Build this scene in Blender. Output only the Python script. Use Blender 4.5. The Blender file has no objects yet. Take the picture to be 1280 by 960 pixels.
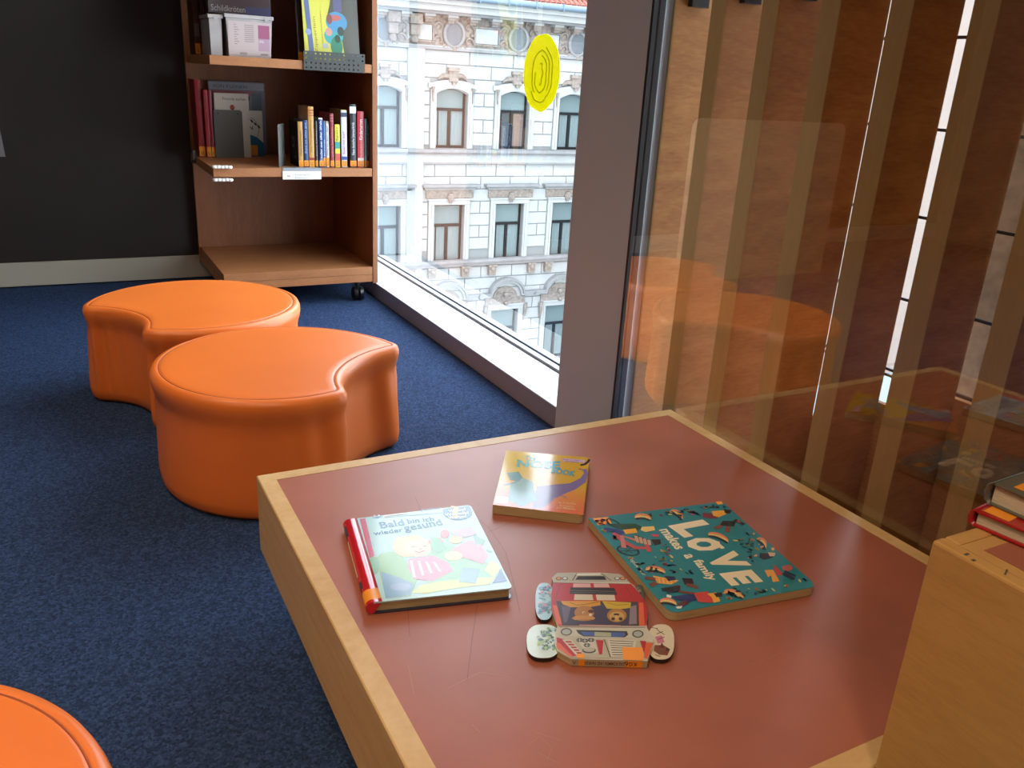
import bpy, bmesh, math, random
from mathutils import Vector, Matrix, noise

# ------------------------------------------------------------------ camera, world, light, exposure
C = bpy.context.scene.collection
R_ = Vector((0.88443, -0.46366, 0.05301)).normalized()
U_ = Vector((0.11475, 0.32617, 0.93832))
F_ = Vector((0.45235, 0.82379, -0.34168)).normalized()
U_ = R_.cross(F_).normalized()
FPX = 1048.47
CAM = Vector((0, 0, 1.0))
cd = bpy.data.cameras.new('camera'); cam = bpy.data.objects.new('camera', cd); C.objects.link(cam)
m = Matrix((R_, U_, -F_)).transposed().to_4x4(); m.translation = CAM
cam.matrix_world = m
cd.sensor_fit = 'HORIZONTAL'; cd.sensor_width = 36; cd.lens = FPX / 1280 * 36
cd.clip_start = 0.02; cd.clip_end = 300
S = bpy.context.scene; S.camera = cam
S.view_settings.view_transform = 'Standard'; S.view_settings.look = 'None'
S.view_settings.gamma = 1; S.view_settings.use_curve_mapping = False
S.view_settings.exposure = 0.0
W = bpy.data.worlds.new('overcast_sky'); S.world = W; W.use_nodes = True
wn = W.node_tree.nodes; wl = W.node_tree.links
bg = wn['Background']; bg.inputs['Strength'].default_value = 8.6
tc = wn.new('ShaderNodeTexCoord'); sx = wn.new('ShaderNodeSeparateXYZ'); rp = wn.new('ShaderNodeValToRGB')
wl.new(tc.outputs['Generated'], sx.inputs[0]); wl.new(sx.outputs['Z'], rp.inputs[0]); wl.new(rp.outputs[0], bg.inputs['Color'])
rp.color_ramp.elements[0].position = 0.0; rp.color_ramp.elements[0].color = (0.72, 0.82, 0.92, 1)
rp.color_ramp.elements[1].position = 0.9; rp.color_ramp.elements[1].color = (0.86, 0.95, 1.08, 1)

def area(name, loc, size, power, col, tgt=None, sy=None, spread=128):
    l = bpy.data.lights.new(name, 'AREA'); l.shape = 'RECTANGLE'; l.size = size; l.size_y = sy or size
    l.energy = power; l.color = col; l.spread = math.radians(spread)
    o = bpy.data.objects.new(name, l); C.objects.link(o); o.location = loc
    if tgt: o.rotation_euler = (Vector(tgt) - Vector(loc)).to_track_quat('-Z', 'Y').to_euler()
    return o
WARM = (1.0, 0.74, 0.50)
LAMPS = [(-0.3, 0.5, 11), (-0.7, 2.1, 10), (-1.9, 0.4, 11), (-2.2, 2.0, 6), (-0.5, -1.2, 25), (-1.9, -1.2, 10)]
for lx, ly, lp in LAMPS:
    area('ceiling_lamp', (lx, ly, 2.66), 0.55, lp, WARM)

# ------------------------------------------------------------------ helpers
def ray(x, y): return (F_ * FPX + R_ * (x - 640) - U_ * (y - 480))
def PZ(x, y, z): d = ray(x, y); return CAM + d * ((z - CAM.z) / d.z)
def PY(x, y, Y): d = ray(x, y); return CAM + d * (Y / d.y)

def lin(h):
    h = h.lstrip('#'); c = [int(h[i:i+2], 16) / 255 for i in (0, 2, 4)]
    return tuple(v / 12.92 if v <= 0.04045 else ((v + 0.055) / 1.055) ** 2.4 for v in c)

MATS = {}
def mat(name, col, rough=0.5, spec=0.5, metal=0.0, var=0.0, vscale=8.0, bump=0.0, bscale=60.0, stretch=None, coat=0.0, ior=None, vcol=None, detail=4.0, bdist=0.002):
    if name in MATS: return MATS[name]
    if isinstance(col, str): col = lin(col)
    mt = bpy.data.materials.new(name); mt.use_nodes = True
    n = mt.node_tree.nodes; l = mt.node_tree.links; b = n['Principled BSDF']
    b.inputs['Base Color'].default_value = (*col, 1); b.inputs['Roughness'].default_value = rough
    b.inputs['Specular IOR Level'].default_value = spec; b.inputs['Metallic'].default_value = metal
    b.inputs['Coat Weight'].default_value = coat; b.inputs['Coat Roughness'].default_value = 0.06
    if ior: b.inputs['IOR'].default_value = ior
    if var or bump:
        t = n.new('ShaderNodeTexCoord'); mp = n.new('ShaderNodeMapping'); l.new(t.outputs['Object'], mp.inputs[0])
        if stretch: mp.inputs['Scale'].default_value = stretch
    if var:
        nz = n.new('ShaderNodeTexNoise'); nz.inputs['Scale'].default_value = vscale; nz.inputs['Detail'].default_value = detail
        l.new(mp.outputs[0], nz.inputs['Vector'])
        cr = n.new('ShaderNodeValToRGB'); l.new(nz.outputs['Fac'], cr.inputs[0])
        c2 = vcol if vcol else tuple(v * (1 - var) for v in col)
        if isinstance(c2, str): c2 = lin(c2)
        cr.color_ramp.elements[0].position = 0.3; cr.color_ramp.elements[0].color = (*c2, 1)
        cr.color_ramp.elements[1].position = 0.7
        cr.color_ramp.elements[1].color = (*((col if vcol else tuple(min(1, v * (1 + var * .6)) for v in col))), 1)
        l.new(cr.outputs[0], b.inputs['Base Color'])
    if bump:
        nb = n.new('ShaderNodeTexNoise'); nb.inputs['Scale'].default_value = bscale; nb.inputs['Detail'].default_value = 3
        l.new(mp.outputs[0], nb.inputs['Vector'])
        bp = n.new('ShaderNodeBump'); bp.inputs['Strength'].default_value = bump; bp.inputs['Distance'].default_value = bdist
        l.new(nb.outputs['Fac'], bp.inputs['Height']); l.new(bp.outputs[0], b.inputs['Normal'])
    MATS[name] = mt; return mt

class MB:
    """collects geometry in local coordinates, builds ONE mesh object"""
    def __init__(s): s.v = []; s.f = []; s.mi = []; s.sm = []; s.mats = []
    def m(s, mt):
        if mt not in s.mats: s.mats.append(mt)
        return s.mats.index(mt)
    def add(s, vs, fs, mt, smooth=False):
        o = len(s.v); k = s.m(mt); s.v += [tuple(v) for v in vs]
        for f in fs: s.f.append(tuple(i + o for i in f)); s.mi.append(k); s.sm.append(smooth)
    def box(s, a, b, mt, bev=0.0):
        x0, y0, z0 = (min(a[i], b[i]) for i in range(3)); x1, y1, z1 = (max(a[i], b[i]) for i in range(3))
        if bev <= 0:
            v = [(x0,y0,z0),(x1,y0,z0),(x1,y1,z0),(x0,y1,z0),(x0,y0,z1),(x1,y0,z1),(x1,y1,z1),(x0,y1,z1)]
            s.add(v, [(0,3,2,1),(4,5,6,7),(0,1,5,4),(1,2,6,5),(2,3,7,6),(3,0,4,7)], mt); return
        bm = bmesh.new(); bmesh.ops.create_cube(bm, size=1)
        for vv in bm.verts: vv.co = ((x0+x1)/2 + vv.co.x*(x1-x0), (y0+y1)/2 + vv.co.y*(y1-y0), (z0+z1)/2 + vv.co.z*(z1-z0))
        bmesh.ops.bevel(bm, geom=bm.edges[:], offset=bev, segments=2, affect='EDGES', profile=0.5)
        bm.verts.index_update()
        s.add([vv.co.copy() for vv in bm.verts], [[q.index for q in f.verts] for f in bm.faces], mt); bm.free()
    def prism(s, poly, z0, z1, mt, cap=None, smooth=False):
        n = len(poly); A = sum(poly[i][0]*poly[(i+1)%n][1]-poly[(i+1)%n][0]*poly[i][1] for i in range(n))
        if A < 0: poly = poly[::-1]
        v = [(p[0], p[1], z0) for p in poly] + [(p[0], p[1], z1) for p in poly]
        s.add(v, [(i, (i+1)%n, n+(i+1)%n, n+i) for i in range(n)], mt, smooth)
        s.add(v, [tuple(range(n))[::-1]], mt); s.add(v, [tuple(range(n, 2*n))], cap or mt)
    def rings(s, rings, mt, cap0=True, cap1=True, smooth=True):
        n = len(rings[0]); v = [p for r in rings for p in r]; f = []
        for k in range(len(rings)-1):
            for i in range(n): f.append((k*n+i, k*n+(i+1)%n, (k+1)*n+(i+1)%n, (k+1)*n+i))
        s.add(v, f, mt, smooth)
        if cap0: s.add(rings[0], [tuple(range(n))[::-1]], mt)
        if cap1: s.add(rings[-1], [tuple(range(n))], mt)
    def tube(s, pts, r, mt, seg=10, caps=True):
        pts = [Vector(p) for p in pts]; rr = []
        for i, p in enumerate(pts):
            d = (pts[min(i+1, len(pts)-1)] - pts[max(i-1, 0)]).normalized()
            a = d.orthogonal().normalized() if i == 0 else (rr_a - d * rr_a.dot(d)).normalized()
            rr_a = a; b = d.cross(a); q = r[i] if isinstance(r, (list, tuple)) else r
            rr.append([p + a*q*math.cos(2*math.pi*k/seg) + b*q*math.sin(2*math.pi*k/seg) for k in range(seg)])
        s.rings(rr, mt, caps, caps)
    def ball(s, c, r, mt, seg=10, sc=(1,1,1)):
        rr = []
        for k in range(1, seg//2):
            t = math.pi*k/(seg//2)
            rr.append([(c[0]+sc[0]*r*math.sin(t)*math.cos(2*math.pi*i/seg), c[1]+sc[1]*r*math.sin(t)*math.sin(2*math.pi*i/seg), c[2]-sc[2]*r*math.cos(t)) for i in range(seg)])
        s.rings(rr, mt)
    def build(s, name, parent=None, shift=None):
        me = bpy.data.meshes.new(name)
        if shift: s.v = [(v[0]-shift[0], v[1]-shift[1], v[2]-shift[2]) for v in s.v]
        me.from_pydata(s.v, [], s.f); 
        for mt in s.mats: me.materials.append(mt)
        me.polygons.foreach_set('material_index', s.mi); me.polygons.foreach_set('use_smooth', s.sm); me.update()
        o = bpy.data.objects.new(name, me); C.objects.link(o)
        if shift and not parent: o.location = shift
        if parent: o.parent = parent
        return o

def thing(name, label, cat, loc=(0,0,0), rz=0, group=None):
    o = bpy.data.objects.new(name, None); C.objects.link(o); o.empty_display_size = 0.05
    o.location = loc; o.rotation_euler = (0, 0, rz); o['label'] = label; o['category'] = cat
    if group: o['group'] = group
    return o
def tag(o, label, cat, group=None):
    o['label'] = label; o['category'] = cat
    if group: o['group'] = group
    return o
def struct(mb, name, label=None, parent=None):
    o = mb.build(name, parent); o['kind'] = 'structure'
    if label and not parent: o['label'] = label
    return o
def copy_part(o, parent, loc=None):
    c = o.copy(); C.objects.link(c); c.parent = parent
    if loc: c.location = loc
    return c

TXT = {}
def text_geo(s, bold=0.0):
    k = (s, bold)
    if k in TXT: return TXT[k]
    cu = bpy.data.curves.new('lettering', 'FONT'); cu.body = s; cu.size = 1; cu.resolution_u = 2; cu.offset = bold
    cu.fill_mode = 'BOTH'
    o = bpy.data.objects.new('lettering', cu); C.objects.link(o)
    dg = bpy.context.evaluated_depsgraph_get(); me = o.evaluated_get(dg).to_mesh()
    vs = [v.co.copy() for v in me.vertices]; fs = [tuple(p.vertices) for p in me.polygons]
    o.evaluated_get(dg).to_mesh_clear(); bpy.data.objects.remove(o); bpy.data.curves.remove(cu)
    if vs:
        x0 = min(v.x for v in vs); x1 = max(v.x for v in vs); y0 = min(v.y for v in vs); y1 = max(v.y for v in vs)
        vs = [((v.x-x0)/(x1-x0), (v.y-y0)/(y1-y0)) for v in vs]
    TXT[k] = (vs, fs); return TXT[k]

class Art(MB):
    """flat print laid on a plane: o origin, a and b unit axes, n normal"""
    def __init__(s, o=(0,0,0), a=(1,0,0), b=(0,1,0), step=0.000007):
        super().__init__(); s.o = Vector(o); s.a = Vector(a); s.b = Vector(b); s.n = s.a.cross(s.b).normalized(); s.h = 0.0003; s.step = step
    def P(s, u, v): return s.o + s.a*u + s.b*v + s.n*s.h
    def up(s): s.h += s.step
    def poly(s, pts, mt, up=True):
        n = len(pts); A = sum(pts[i][0]*pts[(i+1)%n][1]-pts[(i+1)%n][0]*pts[i][1] for i in range(n))
        if A < 0: pts = pts[::-1]
        s.add([s.P(*p) for p in pts], [tuple(range(n))], mt)
        if up: s.up()
    def rect(s, u0, v0, u1, v1, mt, up=True): s.poly([(u0,v0),(u1,v0),(u1,v1),(u0,v1)], mt, up)
    def ell(s, u, v, ru, rv, mt, rot=0, n=20, up=True):
        c, q = math.cos(rot), math.sin(rot)
        s.poly([(u+ru*math.cos(t)*c-rv*math.sin(t)*q, v+ru*math.cos(t)*q+rv*math.sin(t)*c) for t in [2*math.pi*i/n for i in range(n)]], mt, up)
    def line(s, pts, w, mt, up=True):
        L = []; Rr = []
        for i, p in enumerate(pts):
            a = pts[max(i-1,0)]; b = pts[min(i+1,len(pts)-1)]; dx, dy = b[0]-a[0], b[1]-a[1]; d = math.hypot(dx,dy) or 1
            ww = w[i] if isinstance(w,(list,tuple)) else w
            L.append((p[0]-dy/d*ww/2, p[1]+dx/d*ww/2)); Rr.append((p[0]+dy/d*ww/2, p[1]-dx/d*ww/2))
        k = len(pts); v = [s.P(*p) for p in Rr] + [s.P(*p) for p in L]
        s.add(v, [(i, i+1, k+i+1, k+i) for i in range(k-1)], mt)
        if up: s.up()
    def arc(s, u, v, r, w, t0, t1, mt, n=10):
        s.line([(u+r*math.cos(t0+(t1-t0)*i/n), v+r*math.sin(t0+(t1-t0)*i/n)) for i in range(n+1)], w, mt)
    def text(s, st, u, v, w, h, mt, rot=0, bold=0.0):
        vs, fs = text_geo(st, bold); c, q = math.cos(rot), math.sin(rot)
        s.add([s.P(u + x*w*c - y*h*q, v + x*w*q + y*h*c) for x, y in vs], fs, mt); s.up()

def quad_frame(p0, p1, p3):
    """local frame of a book: p0 origin, p1 along u, p3 along v"""
    return p0, (p1-p0).normalized(), (p3-p0).normalized()

# ------------------------------------------------------------------ materials
def wood(name, c1, c2, rough=0.45, stretch=(1,1,1), scale=6.0, spec=0.4, bump=0.08):
    if name in MATS: return MATS[name]
    mt = bpy.data.materials.new(name); mt.use_nodes = True
    n = mt.node_tree.nodes; l = mt.node_tree.links; b = n['Principled BSDF']
    t = n.new('ShaderNodeTexCoord'); mp = n.new('ShaderNodeMapping'); l.new(t.outputs['Object'], mp.inputs[0]); mp.inputs['Scale'].default_value = stretch
    nz = n.new('ShaderNodeTexNoise'); nz.inputs['Scale'].default_value = scale; nz.inputs['Detail'].default_value = 8; nz.inputs['Roughness'].default_value = .65; nz.inputs['Distortion'].default_value = .4
    l.new(mp.outputs[0], nz.inputs['Vector'])
    n2 = n.new('ShaderNodeTexNoise'); n2.inputs['Scale'].default_value = scale * 9; n2.inputs['Detail'].default_value = 3
    l.new(mp.outputs[0], n2.inputs['Vector'])
    mx = n.new('ShaderNodeMath'); mx.operation = 'MULTIPLY_ADD'; mx.inputs[1].default_value = 0.35; l.new(n2.outputs['Fac'], mx.inputs[0])
    ms = n.new('ShaderNodeMath'); ms.operation = 'MULTIPLY'; ms.inputs[1].default_value = 0.65; l.new(nz.outputs['Fac'], ms.inputs[0]); l.new(ms.outputs[0], mx.inputs[2])
    cr = n.new('ShaderNodeValToRGB'); l.new(mx.outputs[0], cr.inputs[0])
    cr.color_ramp.elements[0].position = .35; cr.color_ramp.elements[0].color = (*lin(c1), 1)
    cr.color_ramp.elements[1].position = .65; cr.color_ramp.elements[1].color = (*lin(c2), 1)
    l.new(cr.outputs[0], b.inputs['Base Color']); b.inputs['Roughness'].default_value = rough; b.inputs['Specular IOR Level'].default_value = spec
    bp = n.new('ShaderNodeBump'); bp.inputs['Strength'].default_value = bump; bp.inputs['Distance'].default_value = .001
    l.new(mx.outputs[0], bp.inputs['Height']); l.new(bp.outputs[0], b.inputs['Normal'])
    MATS[name] = mt; return mt

def glass_mat(name, reflective=True, tint=(0.93, 0.96, 0.95), r0=.17, kk=.80):
    mt = bpy.data.materials.new(name); mt.use_nodes = True
    n = mt.node_tree.nodes; l = mt.node_tree.links; n.clear()
    out = n.new('ShaderNodeOutputMaterial'); tr = n.new('ShaderNodeBsdfTransparent'); tr.inputs[0].default_value = (*tint, 1)
    if not reflective: l.new(tr.outputs[0], out.inputs[0]); return mt
    g = n.new('ShaderNodeBsdfGlossy'); g.inputs['Roughness'].default_value = 0.0
    ge = n.new('ShaderNodeNewGeometry'); vm = n.new('ShaderNodeVectorMath'); vm.operation = 'DOT_PRODUCT'
    l.new(ge.outputs['Normal'], vm.inputs[0]); l.new(ge.outputs['Incoming'], vm.inputs[1])
    ab = n.new('ShaderNodeMath'); ab.operation = 'ABSOLUTE'; l.new(vm.outputs['Value'], ab.inputs[0])
    om = n.new('ShaderNodeMath'); om.operation = 'SUBTRACT'; om.inputs[0].default_value = 1; l.new(ab.outputs[0], om.inputs[1])
    pw = n.new('ShaderNodeMath'); pw.operation = 'POWER'; pw.inputs[1].default_value = 2.5; l.new(om.outputs[0], pw.inputs[0])
    ma = n.new('ShaderNodeMath'); ma.operation = 'MULTIPLY_ADD'; ma.inputs[1].default_value = kk; ma.inputs[2].default_value = r0; l.new(pw.outputs[0], ma.inputs[0])
    mx = n.new('ShaderNodeMixShader'); l.new(ma.outputs[0], mx.inputs[0]); l.new(tr.outputs[0], mx.inputs[1]); l.new(g.outputs[0], mx.inputs[2])
    l.new(mx.outputs[0], out.inputs[0]); return mt
GL = glass_mat('glass_wall_inner_face', r0=.145, kk=.85); GL1 = glass_mat('window_glass_inner_face', r0=.07, kk=.6); GC = glass_mat('window_glass_clear', False, (1, 1, 1))

def carpet_mat():
    mt = bpy.data.materials.new('blue_loop_carpet'); mt.use_nodes = True
    n = mt.node_tree.nodes; l = mt.node_tree.links; b = n['Principled BSDF']
    t = n.new('ShaderNodeTexCoord')
    vo = n.new('ShaderNodeTexVoronoi'); vo.inputs['Scale'].default_value = 210; l.new(t.outputs['Object'], vo.inputs['Vector'])
    nz = n.new('ShaderNodeTexNoise'); nz.inputs['Scale'].default_value = 260; nz.inputs['Detail'].default_value = 2; l.new(t.outputs['Object'], nz.inputs['Vector'])
    sp = n.new('ShaderNodeSeparateColor'); l.new(vo.outputs['Color'], sp.inputs[0])
    mx = n.new('ShaderNodeMath'); mx.operation = 'MULTIPLY_ADD'; mx.inputs[1].default_value = .45; l.new(sp.outputs[0], mx.inputs[0])
    ms = n.new('ShaderNodeMath'); ms.operation = 'MULTIPLY'; ms.inputs[1].default_value = .55; l.new(nz.outputs['Fac'], ms.inputs[0]); l.new(ms.outputs[0], mx.inputs[2])
    cr = n.new('ShaderNodeValToRGB'); l.new(mx.outputs[0], cr.inputs[0])
    e = cr.color_ramp.elements; e[0].position = .2; e[0].color = (0.012, 0.021, 0.048, 1); e[1].position = .85; e[1].color = (0.046, 0.084, 0.190, 1)
    k = e.new(.5); k.color = (0.024, 0.045, 0.105, 1)
    l.new(cr.outputs[0], b.inputs['Base Color']); b.inputs['Roughness'].default_value = .95; b.inputs['Specular IOR Level'].default_value = .1
    bp = n.new('ShaderNodeBump'); bp.inputs['Strength'].default_value = .7; bp.inputs['Distance'].default_value = .004
    l.new(mx.outputs[0], bp.inputs['Height']); l.new(bp.outputs[0], b.inputs['Normal'])
    return mt

M_wall = mat('charcoal_wall_paint', (0.026, 0.020, 0.017), .6, .25, var=.12, vscale=2)
M_white = mat('ceiling_paint', (0.60, 0.57, 0.52), .8)
M_side = mat('brown_room_wall_paint', (0.16, 0.10, 0.07), .8)
M_skirt = mat('skirting_paint', (0.42, 0.38, 0.30), .55)
M_alu = mat('grey_window_metal', (0.44, 0.485, 0.55), .45, .5, bump=.03, bscale=200)
M_alud = mat('dark_window_metal', (0.035, 0.037, 0.04), .35, .5)
M_rub = mat('black_rubber', (0.01, 0.01, 0.011), .5)
M_beech = wood('pale_birch_edge', 'c49c62', 'd6b682', .42, (2, 2, 14), 3.2)
M_beechx = wood('pale_birch_side', 'b88a4c', 'c99b5c', .45, (3, 3, 18), 1.6)
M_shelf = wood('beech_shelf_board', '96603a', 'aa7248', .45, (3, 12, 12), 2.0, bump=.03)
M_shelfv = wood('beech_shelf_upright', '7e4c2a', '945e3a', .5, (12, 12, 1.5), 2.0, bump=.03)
M_lino = mat('red_brown_linoleum', (0.38, 0.12, 0.07), .38, .5, var=.16, vscale=5, bump=.05, bscale=300, bdist=.001, detail=8)
M_orange = mat('orange_leatherette', (0.86, 0.205, 0.032), .36, .5, bump=.10, bscale=420, bdist=.0006, var=.05, vscale=4)
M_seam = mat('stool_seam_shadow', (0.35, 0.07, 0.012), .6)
M_stoolside = M_orange
M_fin = wood('brown_plywood_fin', '9a6436', 'bc864e', .6, (3, 3, 14), 1.5, .2)
M_finedge = wood('fin_edge_veneer', 'a98552', 'b8935e', .6, (14, 14, 2), 2.0, .2)
M_black = mat('black_plastic', (0.012, 0.012, 0.013), .3)
M_chrome = mat('chrome', (0.7, 0.7, 0.7), .2, metal=1.0)
M_pages = mat('page_block', (0.62, 0.55, 0.40), .8, var=.25, vscale=40, stretch=(1, 1, 30))
M_board = mat('board_book_edge', (0.50, 0.38, 0.20), .7, var=.15, vscale=30, stretch=(1, 1, 20))
M_label = mat('orange_library_label', 'f0962a', .45, .4)
M_steel = mat('grey_bookend_metal', (0.105, 0.10, 0.09), .6, .5)

def pm(h, rough=.28, coat=.35):   # print on a laminated cover
    nm = 'print_' + h
    return mat(nm, h, rough, .5, coat=coat)

# ------------------------------------------------------------------ setting
XW, XG, YB = 1.264, 1.23, 4.29
b = MB(); b.box((-3.6, -3.0, -.1), (1.6, YB + .2, 0), carpet_mat()); struct(b, 'floor', 'dark blue looped carpet')
b = MB(); b.box((-3.6, -3.0, 2.7), (1.6, YB + .2, 2.8), M_white); struct(b, 'ceiling')
b = MB(); b.box((-3.6, YB, 0), (1.468, YB + .2, 2.7), M_wall); struct(b, 'wall_back', 'dark charcoal painted wall behind the shelf')
b = MB(); b.box((-3.8, -3.0, 0), (-3.6, YB + .2, 2.7), M_side); struct(b, 'wall_left')
b = MB(); b.box((-3.8, -3.2, 0), (1.6, -3.0, 2.7), M_side); struct(b, 'wall_front')
b = MB(); b.box((-3.6, YB - .018, 0.006), (1.262, YB - .001, .112), M_skirt, .002); struct(b, 'baseboard_back', 'pale painted skirting board under the dark wall')

# window with grey metal frame: sill box, posts, glazing beads, glass
XP = 1.462
wnd = MB(); wnd.box((XW, 2.016, 0), (XP + .06, YB, .068), mat('sill_metal_shaded', (0.22, 0.23, 0.28), .45), .0015)  # grey frame metal, with the shade on the sill side put into its colour
wroot = struct(wnd, 'window_1', 'large window with grey metal sill looking onto an ornate pale facade')
def wpart(name, a, c, mt, root, bev=.001, st=True):
    q = MB(); q.box(a, c, mt, bev); o = q.build(name, root)
    return o
wpart('sill_top', (XW + .002, 2.0165, .0682), (1.4295, YB - .036, .0695), mat('sill_metal_sky_lit', (0.72, 0.73, 0.75), .5), wroot, 0)  # same metal as the sill box, painted paler for the sky light on top
wpart('glazing_bead', (1.437, 2.016, .068), (1.462, YB, .078), M_alu, wroot)
wpart('gasket', (1.430, 2.018, .0675), (1.4365, YB, .0715), M_rub, wroot, 0)
wpart('gasket', (1.4625, 2.018, .068), (1.466, YB, .083), M_rub, wroot, 0)
wpart('window_head', (XW, 2.016, 2.5), (XP + .06, YB, 2.7), M_alu, wroot)
wpart('window_post', (XW + .03, YB - .035, .0785), (XP - .008, YB - .0005, 2.5), M_alu, wroot)
q = MB()
def pane(x, y0, y1, z0, z1, GL=GL):
    t = .008; v = [(x,y0,z0),(x,y1,z0),(x,y1,z1),(x,y0,z1),(x+t,y0,z0),(x+t,y1,z0),(x+t,y1,z1),(x+t,y0,z1)]
    q = MB(); q.add(v, [(3,2,1,0)][::1], GL); q.add(v, [(4,5,6,7),(0,1,5,4),(1,2,6,5),(2,3,7,6),(3,0,4,7)], GC); return q
o = pane(XP + .005, 2.016, YB + .3, .078, 2.5, GL1).build('pane', wroot)

mu = MB(); mu.box((XW, 1.700, 0), (XP + .06, 2.016, 2.7), M_alu, .0015)
mroot = struct(mu, 'trim_1', 'broad grey metal mullion between the two windows')
wpart('cover_plate', (XW - .004, 1.703, 0.004), (XW - .0002, 1.963, 2.695), M_alu, mroot, .001)

w2 = MB(); w2.box((1.245, -2.9, 0), (1.30, 1.642, .05), M_alud, .002)
w2root = struct(w2, 'window_2', 'glass wall beside the table reflecting the room')
wpart('window_post', (1.239, 1.672, 0), (1.262, 1.699, 2.7), M_alud, w2root, .004)
wpart('gasket', (1.226, 1.6725, 0), (1.2385, 1.681, 2.7), M_rub, w2root, 0)
pane(XG, -2.9, 1.672, .02, 2.7).build('pane', w2root)

# ------------------------------------------------------------------ wooden fins outside the glass wall
ks = list(range(0, 13))
for k in ks:
    y1 = 1.722 - .1565 * k; y0 = y1 - .046
    if k in (0,): y0 = y1 - .030
    nth = 'ninth tenth eleventh twelfth thirteenth fourteenth'.split()
    words = {0: 'nearest to the grey mullion', 1: 'second from the grey mullion', 2: 'third from the grey mullion', 3: 'fourth from the grey mullion',
             4: 'fifth from the mullion, left of the hairline gap', 5: 'left of the widest bright gap', 6: 'right of the widest bright gap', 7: 'right of the stone-coloured gap', **{8 + i: nth[i] + ' from the grey mullion' for i in range(5)}}
    lab = 'upright brown wooden fin outside the glass, ' + words[k] if k in words else 'upright brown wooden fin outside the glass, beyond the right side of the picture'
    r = thing('wooden_fin', lab, 'wooden fin', (1.30, y0, 0), 0, 'wooden fins outside the glass wall')
    q = MB(); q.box((.002, 0, 0), (.130, y1 - y0, 2.7), M_fin, .0008); q.build('board', r)
    q = MB(); q.box((0, .0004, 0), (.0019, y1 - y0 - .0004, 2.7), M_finedge); q.build('edge_strip', r)
    q = MB(); q.box((.035, -.0165, 1.177), (.085, -.0002, 1.215), M_black, .001); q.build('bracket', r)
for z, wd in ((1.111, 'highest one in view'), (.953, 'second highest in view'), (.793, 'third from the top of the picture'), (.633, 'fourth from the top of the picture'), (.487, 'upper of the close pair'), (.475, 'lower of the close pair'), (1.27, 'just above the picture'), (1.43, 'well above the picture')):
    q = MB(); q.box((1.448, -1.4, z - .0028), (1.454, 1.76, z + .0028), M_alud)
    tag(q.build('horizontal_rod'), 'thin dark rod behind the wooden fins, ' + wd, 'rod', 'rods behind the wooden fins')
for k, zt in ((3, .33), (4, .419), (5, .484), (6, .48), (7, .48)):
    y1 = 1.722 - .1565 * k - .046
    q = MB(); q.box((1.434, y1 - .1105 - .02, 0), (1.446, y1 + .02, zt), M_fin)
    tag(q.build('infill_board'), 'low dark board at the foot of the ' + {3: 'hairline gap', 4: 'widest bright gap', 5: 'stone coloured gap', 6: 'gap after the stone one', 7: 'gap behind the tall box'}[k] + ' between fins', 'board', 'infill boards between the fins')
M_stone = mat('stone_cladding', (0.46, 0.35, 0.23), .8, var=.3, vscale=30)
q = MB(); q.box((1.78, -2.9, -3), (1.95, 1.245, 2.9), M_stone); tag(q.build('stone_pier'), 'beige stone pier seen through the gap in the wooden fins', 'pier')  # stone shows in one gap; lengthened to keep sky light off the fins
q = MB(); q.box((1.31, -2.9, 2.705), (2.1, 1.9, 2.9), M_alud); struct(q, 'sky_block_slab')  # unseen slab added over the fins to block the sky from above

# ------------------------------------------------------------------ facade across the street
M_st = mat('pale_facade_render', (0.285, 0.285, 0.275), .85, var=.07, vscale=3)
M_st2 = mat('facade_block_render', (0.295, 0.295, 0.284), .85, var=.06, vscale=2.5)
M_gr = mat('grey_cornice_stone', (0.185, 0.18, 0.18), .8, var=.15, vscale=3)
M_orn = mat('brown_relief_plaster', (0.20, 0.165, 0.14), .85, var=.35, vscale=9, bump=.6, bscale=14, bdist=.05)
M_fr = mat('dark_window_wood', (0.006, 0.007, 0.008), .6, .2)
M_blind = mat('pale_roller_blind', (0.105, 0.145, 0.145), .5)
M_cur = mat('net_curtain', (0.12, 0.155, 0.155), .5, var=.2, vscale=4, stretch=(6, 1, .3))
M_dk = mat('dark_pane', (0.015, 0.02, 0.025), .4)
M_bp = mat('brown_curtain_pane', (0.11, 0.07, 0.055), .4)
M_tile = mat('red_roof_tiles', (0.26, 0.07, 0.045), .8, var=.3, vscale=12)
M_zinc = mat('blue_grey_zinc', (0.12, 0.165, 0.21), .4, .5)
FY = 26.0
B = thing('ornate_apartment_building', 'pale ornate apartment building across the street with grey cornices and stone window surrounds', 'building', (0, FY, -14))
def fz(z): return z + 14
XC = [6.95, 9.22, 11.49, 13.77, 16.03, 18.3]
X0, X1 = 5.4, 46.0
ROWS = [(-1.25, .62), (-5.04, -3.06), (-8.93, -6.83)]
bw = MB()
zs = [-14.0, -8.93, -6.83, -5.04, -3.06, -1.25, .62, 2.9]
M_jt = mat('grey_joint_render', (0.17, 0.17, 0.168), .9)
for i in range(0, 8, 2): bw.box((X0, 0, fz(zs[i])), (20.0, .5, fz(zs[i+1])), M_jt)
for z0, z1 in ROWS:
    xs = [X0] + sum([[x-.555, x+.555] for x in XC], []) + [20.0]
    for i in range(0, len(xs), 2): bw.box((xs[i], 0, fz(z0)), (xs[i+1], .5, fz(z1)), M_jt)
bw.box((20.0, 0, 0), (X1, .5, fz(2.9)), M_st); bw.box((X0, .5, 0), (X1, .7, fz(2.9)), M_fr)
bw.build('wall', B)
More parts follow.
